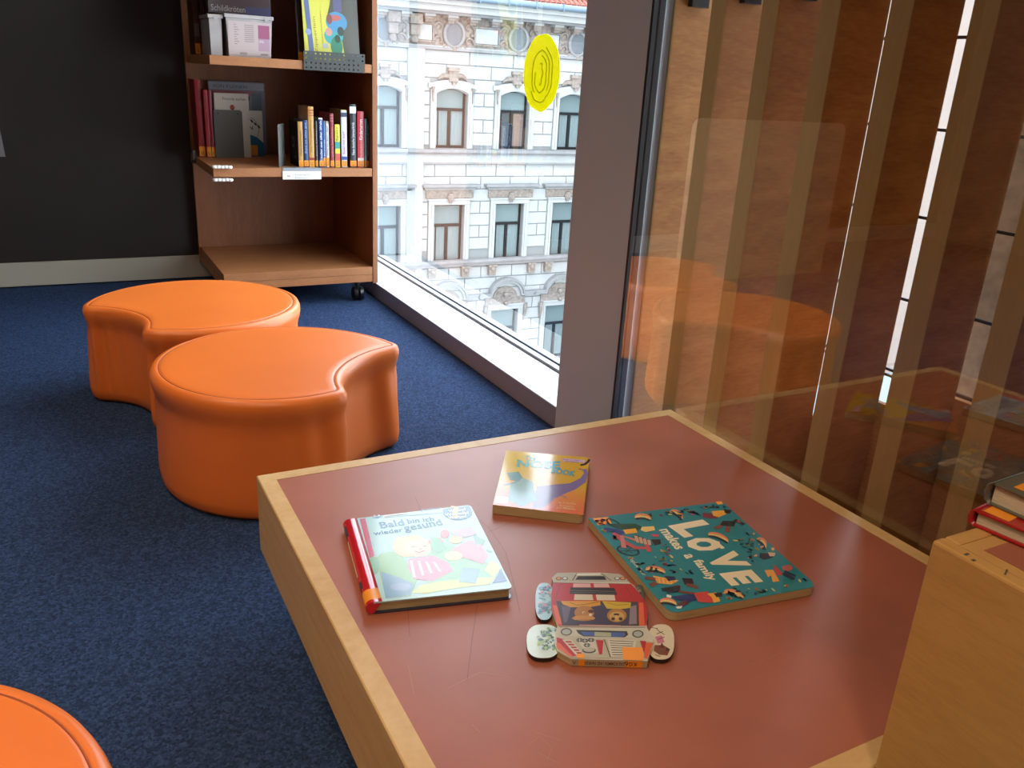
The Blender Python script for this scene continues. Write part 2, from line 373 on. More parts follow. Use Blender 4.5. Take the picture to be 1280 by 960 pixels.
# courses of stone blocks
rnd = random.Random(4)
BM = {}
def block(x0, x1, z0, z1):
    w = round(x1 - x0 - .035, 3); h = round(z1 - z0 - .035, 3)
    if w < .12 or h < .08: return
    if (w, h) not in BM:
        q = MB(); q.box((-w/2, -.03, -h/2), (w/2, .02, h/2), M_st2, .006); o = q.build('stone_block', B); BM[(w, h)] = o
    else: o = copy_part(BM[(w, h)], B)
    o.location = ((x0+x1)/2, 0, fz((z0+z1)/2))
nb = 0
for ri, (ztop, zbot, zp, blkw, off) in enumerate([(1.72, .98, -1.25, 1.58, .3), (-1.73, -2.42, -4.90, 1.12, .1), (-5.2, -6.40, -9.3, 1.22, .5)]):
    h = .41; z = ztop; c = 0
    while z - h > zbot - .25 and z > zbot + .1:
        x = 8.6 + off + (c % 2) * blkw / 2 - blkw
        while x < 17.4:
            block(x, x + blkw, z - h, z); x += blkw
        z -= h; c += 1
    while z - h > zp - .05:
        for i in range(1, len(XC) - 1):
            a, d = XC[i] + .76, XC[i+1] - .76
            if c % 2: block(a, (a+d)/2, z - h, z); block((a+d)/2, d, z - h, z)
            else: block(a, d, z - h, z)
        z -= h; c += 1
# horizontal cornices
def band(z0, z1, d, mt, name):
    q = MB(); q.box((X0, -d, fz(z0)), (X1, 0, fz(z1)), mt); return q
q = MB(); q.box((X0, -.26, fz(-1.36)), (X1, 0, fz(-1.26)), M_gr); q.box((X0, -.18, fz(-1.42)), (X1, 0, fz(-1.36)), M_gr); q.box((X0, -.10, fz(-1.68)), (X1, 0, fz(-1.42)), M_st); q.box((X0, -.13, fz(-1.73)), (X1, 0, fz(-1.68)), M_gr); q.build('string_course', B)
q = MB(); q.box((X0, -.24, fz(-5.02)), (X1, 0, fz(-4.92)), M_gr); q.box((X0, -.16, fz(-5.14)), (X1, 0, fz(-5.02)), M_gr); q.build('string_course', B)
q = MB()
q.box((X0, -.14, fz(1.72)), (X1, 0, fz(1.80)), M_gr); q.box((X0, -.09, fz(1.80)), (X1, 0, fz(1.84)), M_st)
q.build('string_course', B)
q = MB(); q.box((X0, -.02, fz(1.84)), (X1, .01, fz(2.72)), M_orn); q.build('frieze', B)
q = MB(); q.box((X0, -.50, fz(2.72)), (X1, .1, fz(2.80)), M_gr); q.box((X0, -.62, fz(2.80)), (X1, .1, fz(2.98)), M_st); q.box((X0, -.74, fz(2.98)), (X1, .1, fz(3.14)), M_st2)
q.build('eaves_cornice', B)
q = MB(); q.tube([(X0, -.84, fz(3.20)), (X1, -.84, fz(3.20))], .10, M_zinc, 10)
q.build('gutter', B)
q0 = None
x = 9.0
while x < 17.6:
    if q0 is None:
        q = MB(); q.box((-.015, -.95, -.11), (.015, -.70, .11), M_zinc); q0 = q.build('gutter_bracket', B); o = q0
    else: o = copy_part(q0, B)
    o.location = (x, 0, fz(3.20)); x += .98
# roof: rows of tiles
q = MB(); q.add([(X0, -.70, fz(3.27)), (X1, -.70, fz(3.27)), (X1, 3.6, fz(6.2)), (X0, 3.6, fz(6.2))], [(0,1,2,3)], M_tile)
q.build('roof', B)
q = MB()
x = 12.5
while x < 20:
    for j in range(9):
        yy = -.70 + j*.30; zz = 3.29 + j*.205
        q.tube([(x, yy, fz(zz)), (x, yy+.34, fz(zz+.21))], [.085, .07], M_tile, 5, True)
    x += .19
o = q.build('roof_tiles', B); o['kind'] = 'stuff'
# small brackets under the eaves
def bracket_small():
    q = MB(); q.box((-.17, -.36, -.08), (.17, 0, 0), M_st2); q.box((-.14, -.28, -.16), (.14, 0, -.08), M_orn); q.box((-.10, -.2, -.24), (.10, 0, -.16), M_orn); return q
q0 = None; x = 9.05
while x < 17.6:
    if q0 is None: q0 = bracket_small().build('eaves_bracket', B); o = q0
    else: o = copy_part(q0, B)
    o.location = (x, 0, fz(2.73)); x += .757
# oval attic windows with wreaths, panels between
def scroll(q, cx, cz, r, s=1):
    pts = []
    for i in range(14):
        t = i/13*4.6; rr = r*(1-i/17); pts.append((cx + s*rr*math.cos(t), -.07, cz + rr*math.sin(t)))
    q.tube(pts, [.045*(1-i/22) for i in range(14)], M_orn, 5)
def wreath():
    q = MB()
    q.tube([(.33*math.cos(t), -.07, .37*math.sin(t)) for t in [2*math.pi*i/20 for i in range(21)]], .06, M_gr, 6, False)
    for s in (-1, 1):
        scroll(q, s*.50, .18, .17, s); scroll(q, s*.50, -.22, .17, s); scroll(q, s*.30, .42, .12, s); scroll(q, s*.28, -.40, .10, s)
        q.ball((s*.62, -.05, 0), .08, M_orn, 6)
    q.ball((0, -.1, .44), .13, M_orn, 8); q.ball((0, -.1, -.43), .09, M_orn, 8)
    return q
w0 = None
for x in XC[1:]:
    if w0 is None:
        w0 = wreath().build('oval_wreath', B); q = MB(); q.rings([[(.29*math.cos(t), -.03, .33*math.sin(t)) for t in [2*math.pi*i/20 for i in range(20)]], [(.29*math.cos(t), -.06, .33*math.sin(t)) for t in [2*math.pi*i/20 for i in range(20)]]], mat('grey_oval_pane', (0.085, 0.095, 0.105), .6)); p0 = q.build('pane', w0)
        w0.location = (x, 0, fz(2.20))
    else:
        o = copy_part(w0, B, (x, 0, fz(2.20))); copy_part(p0, o)
q0 = None
for i in range(1, len(XC)-1):
    for cx in ((XC[i]+XC[i+1])/2,):
        if q0 is None:
            q = MB(); q.box((-.40, -.05, -.22), (.40, 0, .22), M_st2, .01)
            for a, c in (((-.46,-.08,-.28),(.46,-.02,-.23)), ((-.46,-.08,.23),(.46,-.02,.28)), ((-.46,-.08,-.23),(-.41,-.02,.23)), ((.41,-.08,-.23),(.46,-.02,.23))): q.box(a, c, M_orn)
            q0 = q.build('frieze_panel', B); o = q0
        else: o = copy_part(q0, B)
        o.location = (cx, 0, fz(2.20))
# projecting bay edge: pilaster strip
q = MB(); q.box((9.95, -.14, fz(-14)), (10.5, 0, fz(1.72)), M_st, .01); q.build('pilaster', B)
for x in (9.45, 10.15):
    q = MB(); q.box((-.2, -.30, -.30), (.2, 0, 0), M_orn, .02); q.box((-.15, -.22, -.62), (.15, 0, -.30), M_orn, .02); q.ball((0, -.12, -.72), .14, M_orn, 8); o = q.build('console', B); o.location = (x, 0, fz(2.70))

def arch(hw, z0, rise, n=12):   # arched head outline in x,z, left to right
    return [(hw*(2*i/n-1), z0 + rise*(1-(2*i/n-1)**2)) for i in range(n+1)]
def strip(q, top, bot, y0, y1, mt):
    n = len(top); v = [(p[0], y0, p[1]) for p in top] + [(p[0], y0, p[1]) for p in bot] + [(p[0], y1, p[1]) for p in top] + [(p[0], y1, p[1]) for p in bot]
    f = []
    for i in range(n-1): f += [(i, n+i, n+i+1, i+1), (2*n+i, i, i+1, 2*n+i+1), (n+i, 3*n+i, 3*n+i+1, n+i+1)]
    f += [(0, 2*n, 3*n, n), (n-1, 2*n-1, 4*n-1, 3*n-1)]
    q.add(v, f, mt)
def surround(row):
    q = MB(); H = ROWS[row][1] - ROWS[row][0]
    q.box((-.75, -.09, 0), (-.555, .02, H), M_st2, .012); q.box((.555, -.09, 0), (.75, .02, H), M_st2, .012)
    q.box((-.66, -.12, 0), (-.61, 0, H), M_st2); q.box((.61, -.12, 0), (.66, 0, H), M_st2)
    if row == 0:
        strip(q, arch(.75, H+.12, .12), arch(.555, H-.16, .15), -.10, .02, M_st2)
        q.box((-.84, -.11, H-.02), (-.55, 0, H+.13), M_st2, .01); q.box((.55, -.11, H-.02), (.84, 0, H+.13), M_st2, .01)
        strip(q, arch(.57, H+.10, .12), arch(.555, H-.20, .17), .0, .1, M_st2)
    else:
        q.box((-.75, -.09, H), (.75, .02, H+.20), M_st2, .012)
        q.box((-.80, -.13, H+.16), (.80, 0, H+.21), M_st2)
    return q
def ornament(row):
    q = MB(); H = ROWS[row][1] - ROWS[row][0]
    if row == 0:
        q.box((-.16, -.16, H+.18), (.16, 0, H+.55), M_orn, .02); q.box((-.2, -.18, H+.50), (.2, 0, H+.60), M_orn, .01)
        for s in (-1, 1):
            q.tube([(s*.15, -.07, H+.36), (s*.35, -.07, H+.35), (s*.5, -.06, H+.24)], [.09, .08, .03], M_orn, 6)
            q.tube([(s*.69, -.12, H-.05), (s*.69, -.12, H-.45)], [.05, .015], M_orn, 5); q.ball((s*.69, -.12, H-.02), .07, M_orn, 6)
        q.ball((0, -.18, H+.14), .09, M_orn, 7)
    elif row == 1:
        q.box((-.86, -.09, H+.22), (.86, 0, H+.50), M_orn, .01)
        for i in range(-3, 4):
            if i: scroll(q, i*.24, H+.36, .09, 1 if i > 0 else -1)
        q.ball((0, -.14, H+.26), .13, M_orn, 8, (1,1,1.4)); q.ball((0, -.13, H+.10), .07, M_orn, 6)
    else:
        strip(q, [(.50*math.cos(math.pi*(1-i/12)), H+.42+.44*math.sin(math.pi*i/12)) for i in range(13)], [(.50*math.cos(math.pi*(1-i/12)), H+.30) for i in range(13)], -.06, 0, M_orn)
        q.box((-.80, -.09, H+.21), (.80, 0, H+.46), M_orn, .01)
        for s in (-1, 1):
            scroll(q, s*.2, H+.55, .14, s); scroll(q, s*.55, H+.34, .10, s); scroll(q, s*.3, H+.3, .08, s)
            q.tube([(s*.80, -.14, H+.20), (s*.80, -.12, H-.15), (s*.78, -.08, H-.45)], [.08, .06, .02], M_orn, 6)
        q.ball((0, -.12, H+.56), .11, M_orn, 8); q.ball((0, -.14, H+.25), .09, M_orn, 8)
    return q
def ledge(row):
    q = MB(); H = ROWS[row][1] - ROWS[row][0]
    if row == 1:
        q.box((-1.02, -.28, H+.60), (1.02, 0, H+.68), M_gr); q.box((-.96, -.20, H+.54), (.96, 0, H+.60), M_gr); q.box((-.90, -.14, H+.50), (.90, 0, H+.54), M_st)
        return q
    if row == 2:
        def prof(o): return [(-1.08-o*.3, H+.50+o), (-.66-o*.2, H+.50+o)] + [(-(.60+o*.6)*math.cos(math.pi*i/12), H+.52+o*.6+(.50+o*.5)*math.sin(math.pi*i/12)) for i in range(13)] + [(.66+o*.2, H+.50+o), (1.08+o*.3, H+.50+o)]
        strip(q, prof(.16), prof(.08), -.27, 0, M_gr); strip(q, prof(.08), prof(0.0), -.18, 0, M_st)
        return q
    return None
def window(row, kind):
    q = MB(); H = ROWS[row][1] - ROWS[row][0]; y0, y1 = .17, .24
    q.box((-.555, y0, 0), (-.48, y1, H), M_fr); q.box((.48, y0, 0), (.555, y1, H), M_fr); q.box((-.48, y0, 0), (.48, y1, .09), M_fr); q.box((-.48, y0, H-.06), (.48, y1, H), M_fr)
    zt = H*.62; q.box((-.48, y0-.04, zt), (.48, y1, zt+.09), M_fr); q.box((-.05, y0-.03, .09), (.05, y1, zt), M_fr); q.box((-.40, y0+.02, .09), (-.36, y1-.01, zt), M_fr)
    q.box((-.56, -.12, -.03), (.56, .16, .005), M_gr)
    ps = []
    for nm, a, c, mt in (('pane', (-.48, .20, zt+.09), (.48, .23, H-.06), M_blind), ('pane', (-.48, .20, .09), (-.05, .23, zt), {0: M_cur, 1: M_dk, 2: M_cur}[kind]), ('pane', (.05, .20, .09), (.48, .23, zt), {0: M_cur, 1: M_bp, 2: M_cur}[kind])):
        p = MB(); p.box(a, c, mt); ps.append((nm, p))
    return q, ps
cache = {}
for row in range(3):
    for ci, x in enumerate(XC):
        kind = 1 if (row == 0 and ci == 3) else 0
        loc = (x, 0, fz(ROWS[row][0]))
        if (row, kind) not in cache:
            q, ps = window(row, kind); o = q.build('window', B); kids = [p.build(nm, o) for nm, p in ps]
            cache[(row, kind)] = (o, kids); o.location = loc
        else:
            src, kids = cache[(row, kind)]; o = copy_part(src, B, loc)
            for kx in kids: copy_part(kx, o)
        for nm, fn in (('window_surround', surround), ('window_ornament', ornament), ('window_cornice', ledge)):
            if (nm, row) not in cache:
                q = fn(row)
                if q is None: continue
                o = q.build(nm, B); cache[(nm, row)] = o
            else: o = copy_part(cache[(nm, row)], B)
            o.location = loc
q0 = None
for x in (9.22-.9, 9.22+.9, 11.49-.62, 11.49+.62, 13.77-.62, 13.77+.95, 16.03-.62, 16.03+.62):
    if q0 is None:
        q = MB(); q.box((-.13, -.20, -.38), (.13, 0, 0), M_orn, .02); q.ball((0, -.2, -.12), .10, M_orn, 8); q.box((-.16, -.24, -.06), (.16, 0, 0), M_orn); q0 = q.build('console', B); o = q0
    else: o = copy_part(q0, B)
    o.location = (x, 0, fz(-5.14))
q = MB(); q.box((-60, 3, -14.3), (90, 60, -14), mat('street_asphalt', (0.12, 0.12, 0.12), .9)); struct(q, 'ground', 'street far below')

M_pk = mat('pinkish_plain_render', (0.175, 0.132, 0.110), .85, var=.05, vscale=2)
P2 = thing('plain_pinkish_building', 'plain pale pinkish building seen only through the gap in the wooden fins', 'building', (20.0, 18.0, -14))
q = MB(); q.box((0, 0, 0), (14, .4, 24), M_pk); q.build('wall', P2)
zt_, zb_ = PY(1108, 466, 17.9).z + 14, PY(1098, 500, 17.9).z + 14 - .3
q = MB(); q.box((.4, -.06, zb_), (13.6, -.001, zt_), mat('pale_blue_glazing', (0.20, 0.27, 0.29), .3)); q.build('window_band', P2)
q = MB(); q.box((.3, -.16, zt_), (13.7, -.001, zt_ + .25), M_pk); q.build('sill_course', P2)
# ------------------------------------------------------------------ yellow window paint blob on the glass
M_yel = mat('yellow_window_paint', (0.86, 0.84, 0.008), .25, .5)
M_yel.node_tree.nodes['Principled BSDF'].inputs['Transmission Weight'].default_value = .0
tn = M_yel.node_tree; trn = tn.nodes.new('ShaderNodeBsdfTranslucent'); trn.inputs[0].default_value = (0.85, 0.80, 0.01, 1); mxs = tn.nodes.new('ShaderNodeMixShader'); mxs.inputs[0].default_value = .42
outn = [n for n in tn.nodes if n.type == 'OUTPUT_MATERIAL'][0]
tn.links.new(tn.nodes['Principled BSDF'].outputs[0], mxs.inputs[1]); tn.links.new(trn.outputs[0], mxs.inputs[2]); tn.links.new(mxs.outputs[0], outn.inputs[0])
st = thing('yellow_sticker', 'yellow oval blob of window paint on the left glass pane', 'sticker', (XP + .0045, 2.590, 1.022))
q = MB()
n = 40; rings = []
for d, xx in ((1, 0), (1, -.0012), (.97, -.0024), (.9, -.0022)):
    rings.append([(xx, d*.122*math.cos(-2*math.pi*i/n), d*.1215*math.sin(-2*math.pi*i/n) + .002*math.sin(5*i)) for i in range(n)])
q.rings(rings, M_yel); q.build('paint_blob', st)
q = MB(); M_yel2 = mat('yellow_brush_ridge', (0.74, 0.64, 0.008), .25)
for k, (ry, rz, t0, t1) in enumerate(((.078, .088, 1.9, 5.6), (.058, .074, -.9, 3.9), (.040, .058, 1.6, 6.4), (.012, .034, 1.2, 5.2))):
    q.tube([(-.0022, ry*math.cos(t0+(t1-t0)*i/24) + .003*math.sin(i), rz*math.sin(t0+(t1-t0)*i/24) - .004) for i in range(25)], .0022, M_yel, 5)
q.build('brush_ridges', st)

# ------------------------------------------------------------------ shelf unit
SY, SB, SL, SR = 3.62, 4.25, .572, 1.230
sh = thing('shelf_unit', 'brown beech book shelf on casters beside the window', 'shelf', (SL, SY, 0))
def sp(name, a, c, mt=M_shelf, bev=.0012, parent=None):
    q = MB(); q.box((a[0]-SL, a[1]-SY, a[2]), (c[0]-SL, c[1]-SY, c[2]), mt, bev); return q.build(name, parent or sh)
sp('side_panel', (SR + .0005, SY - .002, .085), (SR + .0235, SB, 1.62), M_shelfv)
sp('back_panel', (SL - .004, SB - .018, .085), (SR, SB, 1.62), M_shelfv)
sp('bottom_rail', (SL, SY + .001, .092), (SR, SB - .0185, .1255), M_shelf)
deck = sp('shelf_board', (SL + .004, SY, .1262), (SR - .0008, SB - .0185, .161), M_shelf)
mid = sp('shelf_board', (SL - .010, SY, .563), (SR - .0008, SB - .0185, .598), M_shelf)
topb = sp('shelf_board', (SL + .004, SY, .990), (SR - .0008, SB - .0185, 1.024), M_shelf)
sp('shelf_board', (SL + .004, SY, 1.42), (SR - .0008, SB - .0185, 1.454), M_shelf)
for (cx, cy) in ((1.172, 3.665), (.66, 3.68), (1.172, 4.18), (.66, 4.18)):
    q = MB(); x, y = cx - SL, cy - SY
    for s in (-1, 1):
        q.rings([[(x + s*.006, y + .031*math.cos(t), .0315 + .031*math.sin(t)) for t in [2*math.pi*i/20*s for i in range(20)]],
                 [(x + s*.020, y + .031*math.cos(t), .0315 + .031*math.sin(t)) for t in [2*math.pi*i/20*s for i in range(20)]],
                 [(x + s*.023, y + .026*math.cos(t), .0315 + .026*math.sin(t)) for t in [2*math.pi*i/20*s for i in range(20)]]], M_black)
    q.box((x - .0055, y - .012, .025), (x + .0055, y + .02, .074), M_black, .003)
    q.tube([(x, y + .008, .070), (x, y + .008, .0918)], .012, M_black, 10)
    cs = q.build('caster', sh)
    q = MB(); q.rings([[(x + .0235 + dx, y + rr*math.cos(2*math.pi*i/14), .0315 + rr*math.sin(2*math.pi*i/14)) for i in range(14)] for dx, rr in ((0, .014), (.002, .013))], M_chrome)
    q.box((x + .004, y - .005, .0755), (x + .022, y + .015, .0885), M_chrome, .002); q.build('hub_cap', cs)

# small items on shelf edges
M_wp = mat('white_plastic', (0.75, 0.72, 0.66), .35)
q = MB()
cl_ = thing('white_shelf_clamp', 'lumpy white plastic clamp on left end of the middle shelf edge', 'clamp', (.59, SY - .009, .55))
for z in (.604, .553):
    q = MB()
    for i in range(5): q.ball((-.023 + i*.0145, 0, z - .55 + .001*math.sin(i*3)), .0115, M_wp, 8, (1.1, .7, .7))
    q.build('clamp_jaw', cl_)
q = MB(); q.box((.5485, 4.06, .583), (.5605, 4.10, .626), M_steel, .002); q.box((.5425, 4.062, .570), (.5605, 4.096, .583), M_black, .003)
tag(q.build('shelf_clip', shift=(.553, 4.08, .570)), 'small grey and black clip on the left end of the middle shelf', 'clip')
lh = thing('label_holder', 'clear label holder with white paper strip on the middle shelf edge', 'label holder', (.838, SY - .003, .553))
q = MB(); q.box((0, -.0010, 0), (.163, .0018, .034), M_wp); q.build('paper_strip', lh)
q = MB(); q.box((.001, -.001, .0345), (.163, .0020, .0455), mat('clear_grey_plastic', (0.30, 0.32, 0.34), .2), .0005); q.box((.001, -.001, .0458), (.163, .030, .047), MATS['clear_grey_plastic']); q.build('holder_rail', lh)
a = Art((0, -.0011, 0), (1, 0, 0), (0, 0, 1)); a.text('KG', .020, .010, .012, .009, pm('55555a')); a.text('Kindergarten', .052, .013, .065, .009, pm('8a8f92')); a.text('Bilderbuch', .052, .004, .05, .006, pm('8a8f92')); a.build('lettering', lh)
# perforated book stop
ps_ = thing('perforated_book_stop', 'dark grey perforated metal strip hooked on the upper shelf edge', 'book stop', (.940, SY - .0075, .990))
q = MB(); nx, nz = 13, 4; W_, H_ = .257, .072; cw, ch = W_/nx, H_/nz; M_perf = mat('dark_grey_perforated_metal', (0.042, 0.044, 0.040), .6, .5)
for i in range(nx):
    for j in range(nz):
        cx, cz = (i+.5)*cw, (j+.5)*ch; hr = .0037
        sq = [(cx+cw/2, cz), (cx+cw/2, cz+ch/2), (cx, cz+ch/2), (cx-cw/2, cz+ch/2), (cx-cw/2, cz), (cx-cw/2, cz-ch/2), (cx, cz-ch/2), (cx+cw/2, cz-ch/2)]
        ho = [(cx+hr*math.cos(math.pi/4*k), cz+hr*math.sin(math.pi/4*k)) for k in range(8)]
        v = [(p[0], 0, p[1]) for p in sq] + [(p[0], 0, p[1]) for p in ho] + [(p[0], .0015, p[1]) for p in ho]
        q.add(v, [(k, (k+1)%8, 8+(k+1)%8, 8+k)[::-1] for k in range(8)] + [(8+k, 8+(k+1)%8, 16+(k+1)%8, 16+k) for k in range(8)], M_perf)
q.build('perforated_front', ps_)
q = MB(); q.box((0, .0015, -.0015), (.257, .006, 0), M_perf); q.box((0, .0015, .0346), (.257, .035, .0358), M_perf); q.build('folded_lip', ps_)

# ------------------------------------------------------------------ books
def shelf_book(label, x0, x1, z0, h, ysp, depth, spine, lab_h=.028, texts=(), bands=(), group='books standing on the middle shelf', tilt=0, cover=None, shelf_label=True):
    """upright book, spine facing the room"""
    w = x1 - x0 - .0006
    r = thing('book', label, 'book', ((x0+x1)/2, ysp, z0), 0, group); r.rotation_euler = (0, tilt, 0)
    ms = pm(spine) if isinstance(spine, str) else spine; mc = pm(cover) if cover else ms
    q = MB(); t = min(.0022, w*.2)
    q.box((-w/2, .002, 0), (-w/2+t, depth, h), mc, .0004); q.box((w/2-t, .002, 0), (w/2, depth, h), mc, .0004)
    q.prism([(-w/2, .0022), (-w/2*.8, .0006), (0, 0), (w/2*.8, .0006), (w/2, .0022), (w/2, .004), (-w/2, .004)], 0, h, ms); q.build('cover', r)
    q = MB(); q.box((-w/2+t+.0002, .0045, .002), (w/2-t-.0002, depth-.003, h-.003), M_pages); q.build('page_block', r)
    a = Art((-w/2, -.0002, 0), (1, 0, 0), (0, 0, 1))
    for zz0, zz1, c in bands: a.rect(w*.04, zz0*h, w*.96, zz1*h, pm(c))
    for s, z_0, z_1, c, frac in texts: a.text(s, w*(.5+frac/2), z_0*h, (z_1-z_0)*h, w*frac, pm(c), math.pi/2, .01)
    if bands or texts: a.build('spine_print', r)
    if shelf_label:
        a = Art((-w/2, -.0006, 0), (1, 0, 0), (0, 0, 1)); a.rect(w*.03, .004, w*.97, lab_h, M_label); a.text('KG', w*.22, .016, w*.5, lab_h*.2, pm('402008')); a.text('WIR', w*.22, .007, w*.5, lab_h*.2, pm('402008')); a.build('shelf_mark_label', r)
    return r
z = .5985; yy = 3.66
G = 'books on the right of the middle shelf'
ochre_thin = shelf_book('slim ochre book left of the navy one, black cover facing left', .918, .9395, z, .186, yy, .15, 'b0854a', texts=[('Geschichten', .25, .8, '6b4a20', .4)], cover='0d1214', group=G)
for ch_ in ochre_thin.children:
    if ch_.name.startswith('cover'): ch_.data.materials[0] = mat('matt_black_cover', (0.006, 0.007, 0.008), .8, .2)
shelf_book('navy book left of the tall ochre book', .9405, .9615, z, .192, yy, .15, '1f3260', texts=[('Bald ist alles gut', .3, .95, '8fa4c8', .45)], group=G)
shelf_book('tall ochre book with three red bands near top of spine', .9622, .9868, z, .247, yy, .16, 'b98c45', texts=[('Die Tiergeschichte', .25, .78, '7a5a28', .4)], bands=[(.93, .95, 'a2432a'), (.89, .905, 'a2432a'), (.85, .865, 'a2432a'), (.12, .16, '8c2323')], group=G)
shelf_book('thin dark purple book between ochre and blue books', .990, 1.0022, z, .190, yy, .14, '2a2024', texts=[('Neue Kinder', .25, .8, '9a8a90', .4)], group=G)
shelf_book('dark blue book with white lettering and white top', 1.005, 1.0238, z, .203, yy - .004, .15, '17306b', texts=[('Kinder aus aller Welt', .12, .95, 'dde4f0', .45)], bands=[(.97, 1, 'd8dde2')], group=G)
shelf_book('slim mid blue book right of the dark blue one', 1.0242, 1.0362, z, .190, yy, .15, '2f5f96', texts=[('Freunde', .25, .6, 'cfe0f0', .4)], lab_h=.04, group=G)
shelf_book('slim white spined book with dark lettering', 1.0368, 1.050, z, .190, yy - .003, .15, 'c9c9cf', texts=[('Was ist denn das?', .25, .9, '30406a', .45)], lab_h=.04, bands=[(.95, 1, 'a89878')], group=G)
shelf_book('dark red book with thin bands near the top', 1.0550, 1.0725, z, .222, yy, .16, '7c1e24', texts=[('Liebste Geschichten', .2, .75, 'c9807a', .4)], bands=[(.955, .965, 'c08070'), (.91, .92, 'c08070'), (.86, .87, 'c08070')], group=G)
yb = shelf_book('short yellow and red book with green picture on the spine', 1.0760, 1.0990, z, .178, yy, .15, 'd8c832', texts=[('Spatz', .62, .95, '5c6f2a', .5)], bands=[(.13, .32, 'c84a48'), (.34, .6, '2f8f86'), (.34, .44, 'd8c832')], cover='18331f', group=G)
shelf_book('white book with magenta lettering Spiel mit mir', 1.1040, 1.1305, z, .238, yy, .17, 'c6c6ce', texts=[('Spiel mit mir!', .23, .62, 'a02f6a', .5)], bands=[(.985, 1, 'd0c080'), (.88, .955, '2a3450'), (.13, .19, '28408a')], cover='8a7a50', group=G)
shelf_book('tallest black book with white emblem at the top of the spine', 1.1420, 1.1725, z, .262, yy, .18, '0c0f12', texts=[('Neue deutsche Literaturkritik', .2, .72, 'c8ccd0', .4)], bands=[(.86, .965, 'dadada'), (.885, .94, 'dadada')], cover='5a1524', group=G)
shelf_book('thick bright red book right of the black book', 1.1755, 1.2070, z, .234, yy, .17, 'c42a38', texts=[('Das kleine Buch vom', .18, .50, 'e0a0a0', .22), ('Kinderturnen', .50, .86, 'f2dada', .45)], bands=[(.12, .17, 'd8c8c0')], group=G)
shelf_book('slim teal grey book near the right shelf panel', 1.2085, 1.2190, z, .204, yy, .15, '7fa3a8', texts=[('Mein erstes Haus', .25, .9, '24343a', .5)], group=G)
shelf_book('slim dark slate book touching the right shelf panel', 1.2195, 1.2290, z, .202, yy, .15, '1a262e', texts=[('Wo ist mein Bruder', .25, .9, '9fb0b8', .4)], group=G)
# emblem of black book handled by a small dark figure
a = Art((1.1418, yy - .0012, z), (1, 0, 0), (0, 0, 1)); 
q = MB(); 
# metal bookends
def bookend(label, x, y, z0, w, h, ry, thick=.0015):
    r = thing('bookend', label, 'bookend', (x, y, z0), ry, 'grey metal bookends')
    q = MB(); pts = [(-w/2, 0), (w/2, 0), (w/2, h-.008), (w/2-.008, h), (-w/2+.008, h), (-w/2, h-.008)]
    v = [(p[0], 0, p[1]) for p in pts] + [(p[0], thick, p[1]) for p in pts]; n = len(pts)
    q.add(v, [tuple(range(n))] + [tuple(range(n, 2*n))[::-1]] + [(i, n+i, n+(i+1)%n, (i+1)%n) for i in range(n)], M_steel); q.build('upright_plate', r)
    q = MB(); q.box((-w/2+.01, thick, 0), (w/2-.01, .017, .0012), M_steel); q.build('foot_plate', r)
    for s in (-1, 1):
        q = MB(); q.box((s*w*.35-.003, -.0004, h-.018), (s*w*.35+.003, 0, h-.012), M_black); q.build('slot', r)
    return r
bookend('grey metal bookend in front of the white picture book', .704, 4.03, .5985, .122, .205, 0)
bookend('tilted grey metal bookend left of the black cover book', .858, 3.70, .5985, .10, .172, math.radians(62))
M_blk = mat('matt_black_cover', (0.006, 0.007, 0.008), .8, .2)
a = Art((-.0109, .148, 0), (0, -1, 0), (0, 0, 1)); a.rect(.045, .075, .085, .12, pm('4c5450', .7, 0)); a.ell(.065, .098, .011, .013, M_blk); a.line([(.05,.12),(.052,.135),(.06,.12)], .004, pm('4c5450', .7, 0)); a.rect(.06, .02, .064, .06, pm('343c3e', .7, 0)); a.rect(.08, .03, .11, .045, pm('343c3e', .7, 0)); a.build('cover_print', ochre_thin)
# left group on the middle shelf
G2 = 'picture books on the left of the middle shelf'
Yl = 4.10
def P3(x, y, Y): return PY(x, y, Y)
p = P3(235, 115, 4.16); zt = P3(240, 114, 4.16).z - .5985
xa = P3(233.5, 150, 4.13).x; xb = P3(243, 150, 4.13).x; xc = P3(251, 150, 4.13).x; xd = P3(262, 150, 4.13).x
shelf_book('tall dark red book at the far left end of the middle shelf', .577, .605, .5985, .325, 4.06, .15, '8c2028', lab_h=.045, group=G2, tilt=math.radians(-.5))
shelf_book('red book with worn spine, second from left end', .6062, .626, .5985, .285, 4.04, .15, '9c2a30', lab_h=.045, texts=[('Mein Buch', .5, .9, '7a1a20', .4)], group=G2)
shelf_book('crimson slim book, third from the left shelf end', .6270, .642, .5985, .285, 4.04, .15, '8a1f2a', lab_h=.045, group=G2)
shelf_book('slim blue book behind the metal bookend', .6430, .652, .5985, .205, 4.045, .12, '24407a', lab_h=.04, group=G2)
def front_book(label, x0, x1, z0, z1, y, col, thick=.012, lean=0, grp=None, rnd_=False):
    r = thing('picture_book', label, 'book', (x0, y, z0), 0, grp); r.rotation_euler = (-lean, 0, 0)
    q = MB(); q.box((0, 0, 0), (x1-x0, .002, z1-z0), pm(col), .0008); q.box((0, thick-.002, 0), (x1-x0, thick, z1-z0), pm(col), .0008); q.box((0, .0018, 0), (.003, thick-.0018, z1-z0), pm(col)); q.build('cover', r)
    q = MB(); q.box((.0035, .0022, .002), (x1-x0-.003, thick-.0022, z1-z0-.003), M_pages); q.build('page_block', r)
    return r, Art((0, -.0002, 0), (1, 0, 0), (0, 0, 1))
r, a = front_book('large grey picture book standing face out behind the white one', .654, .905, .5985, .920, 4.20, '7d7883', grp=G2)
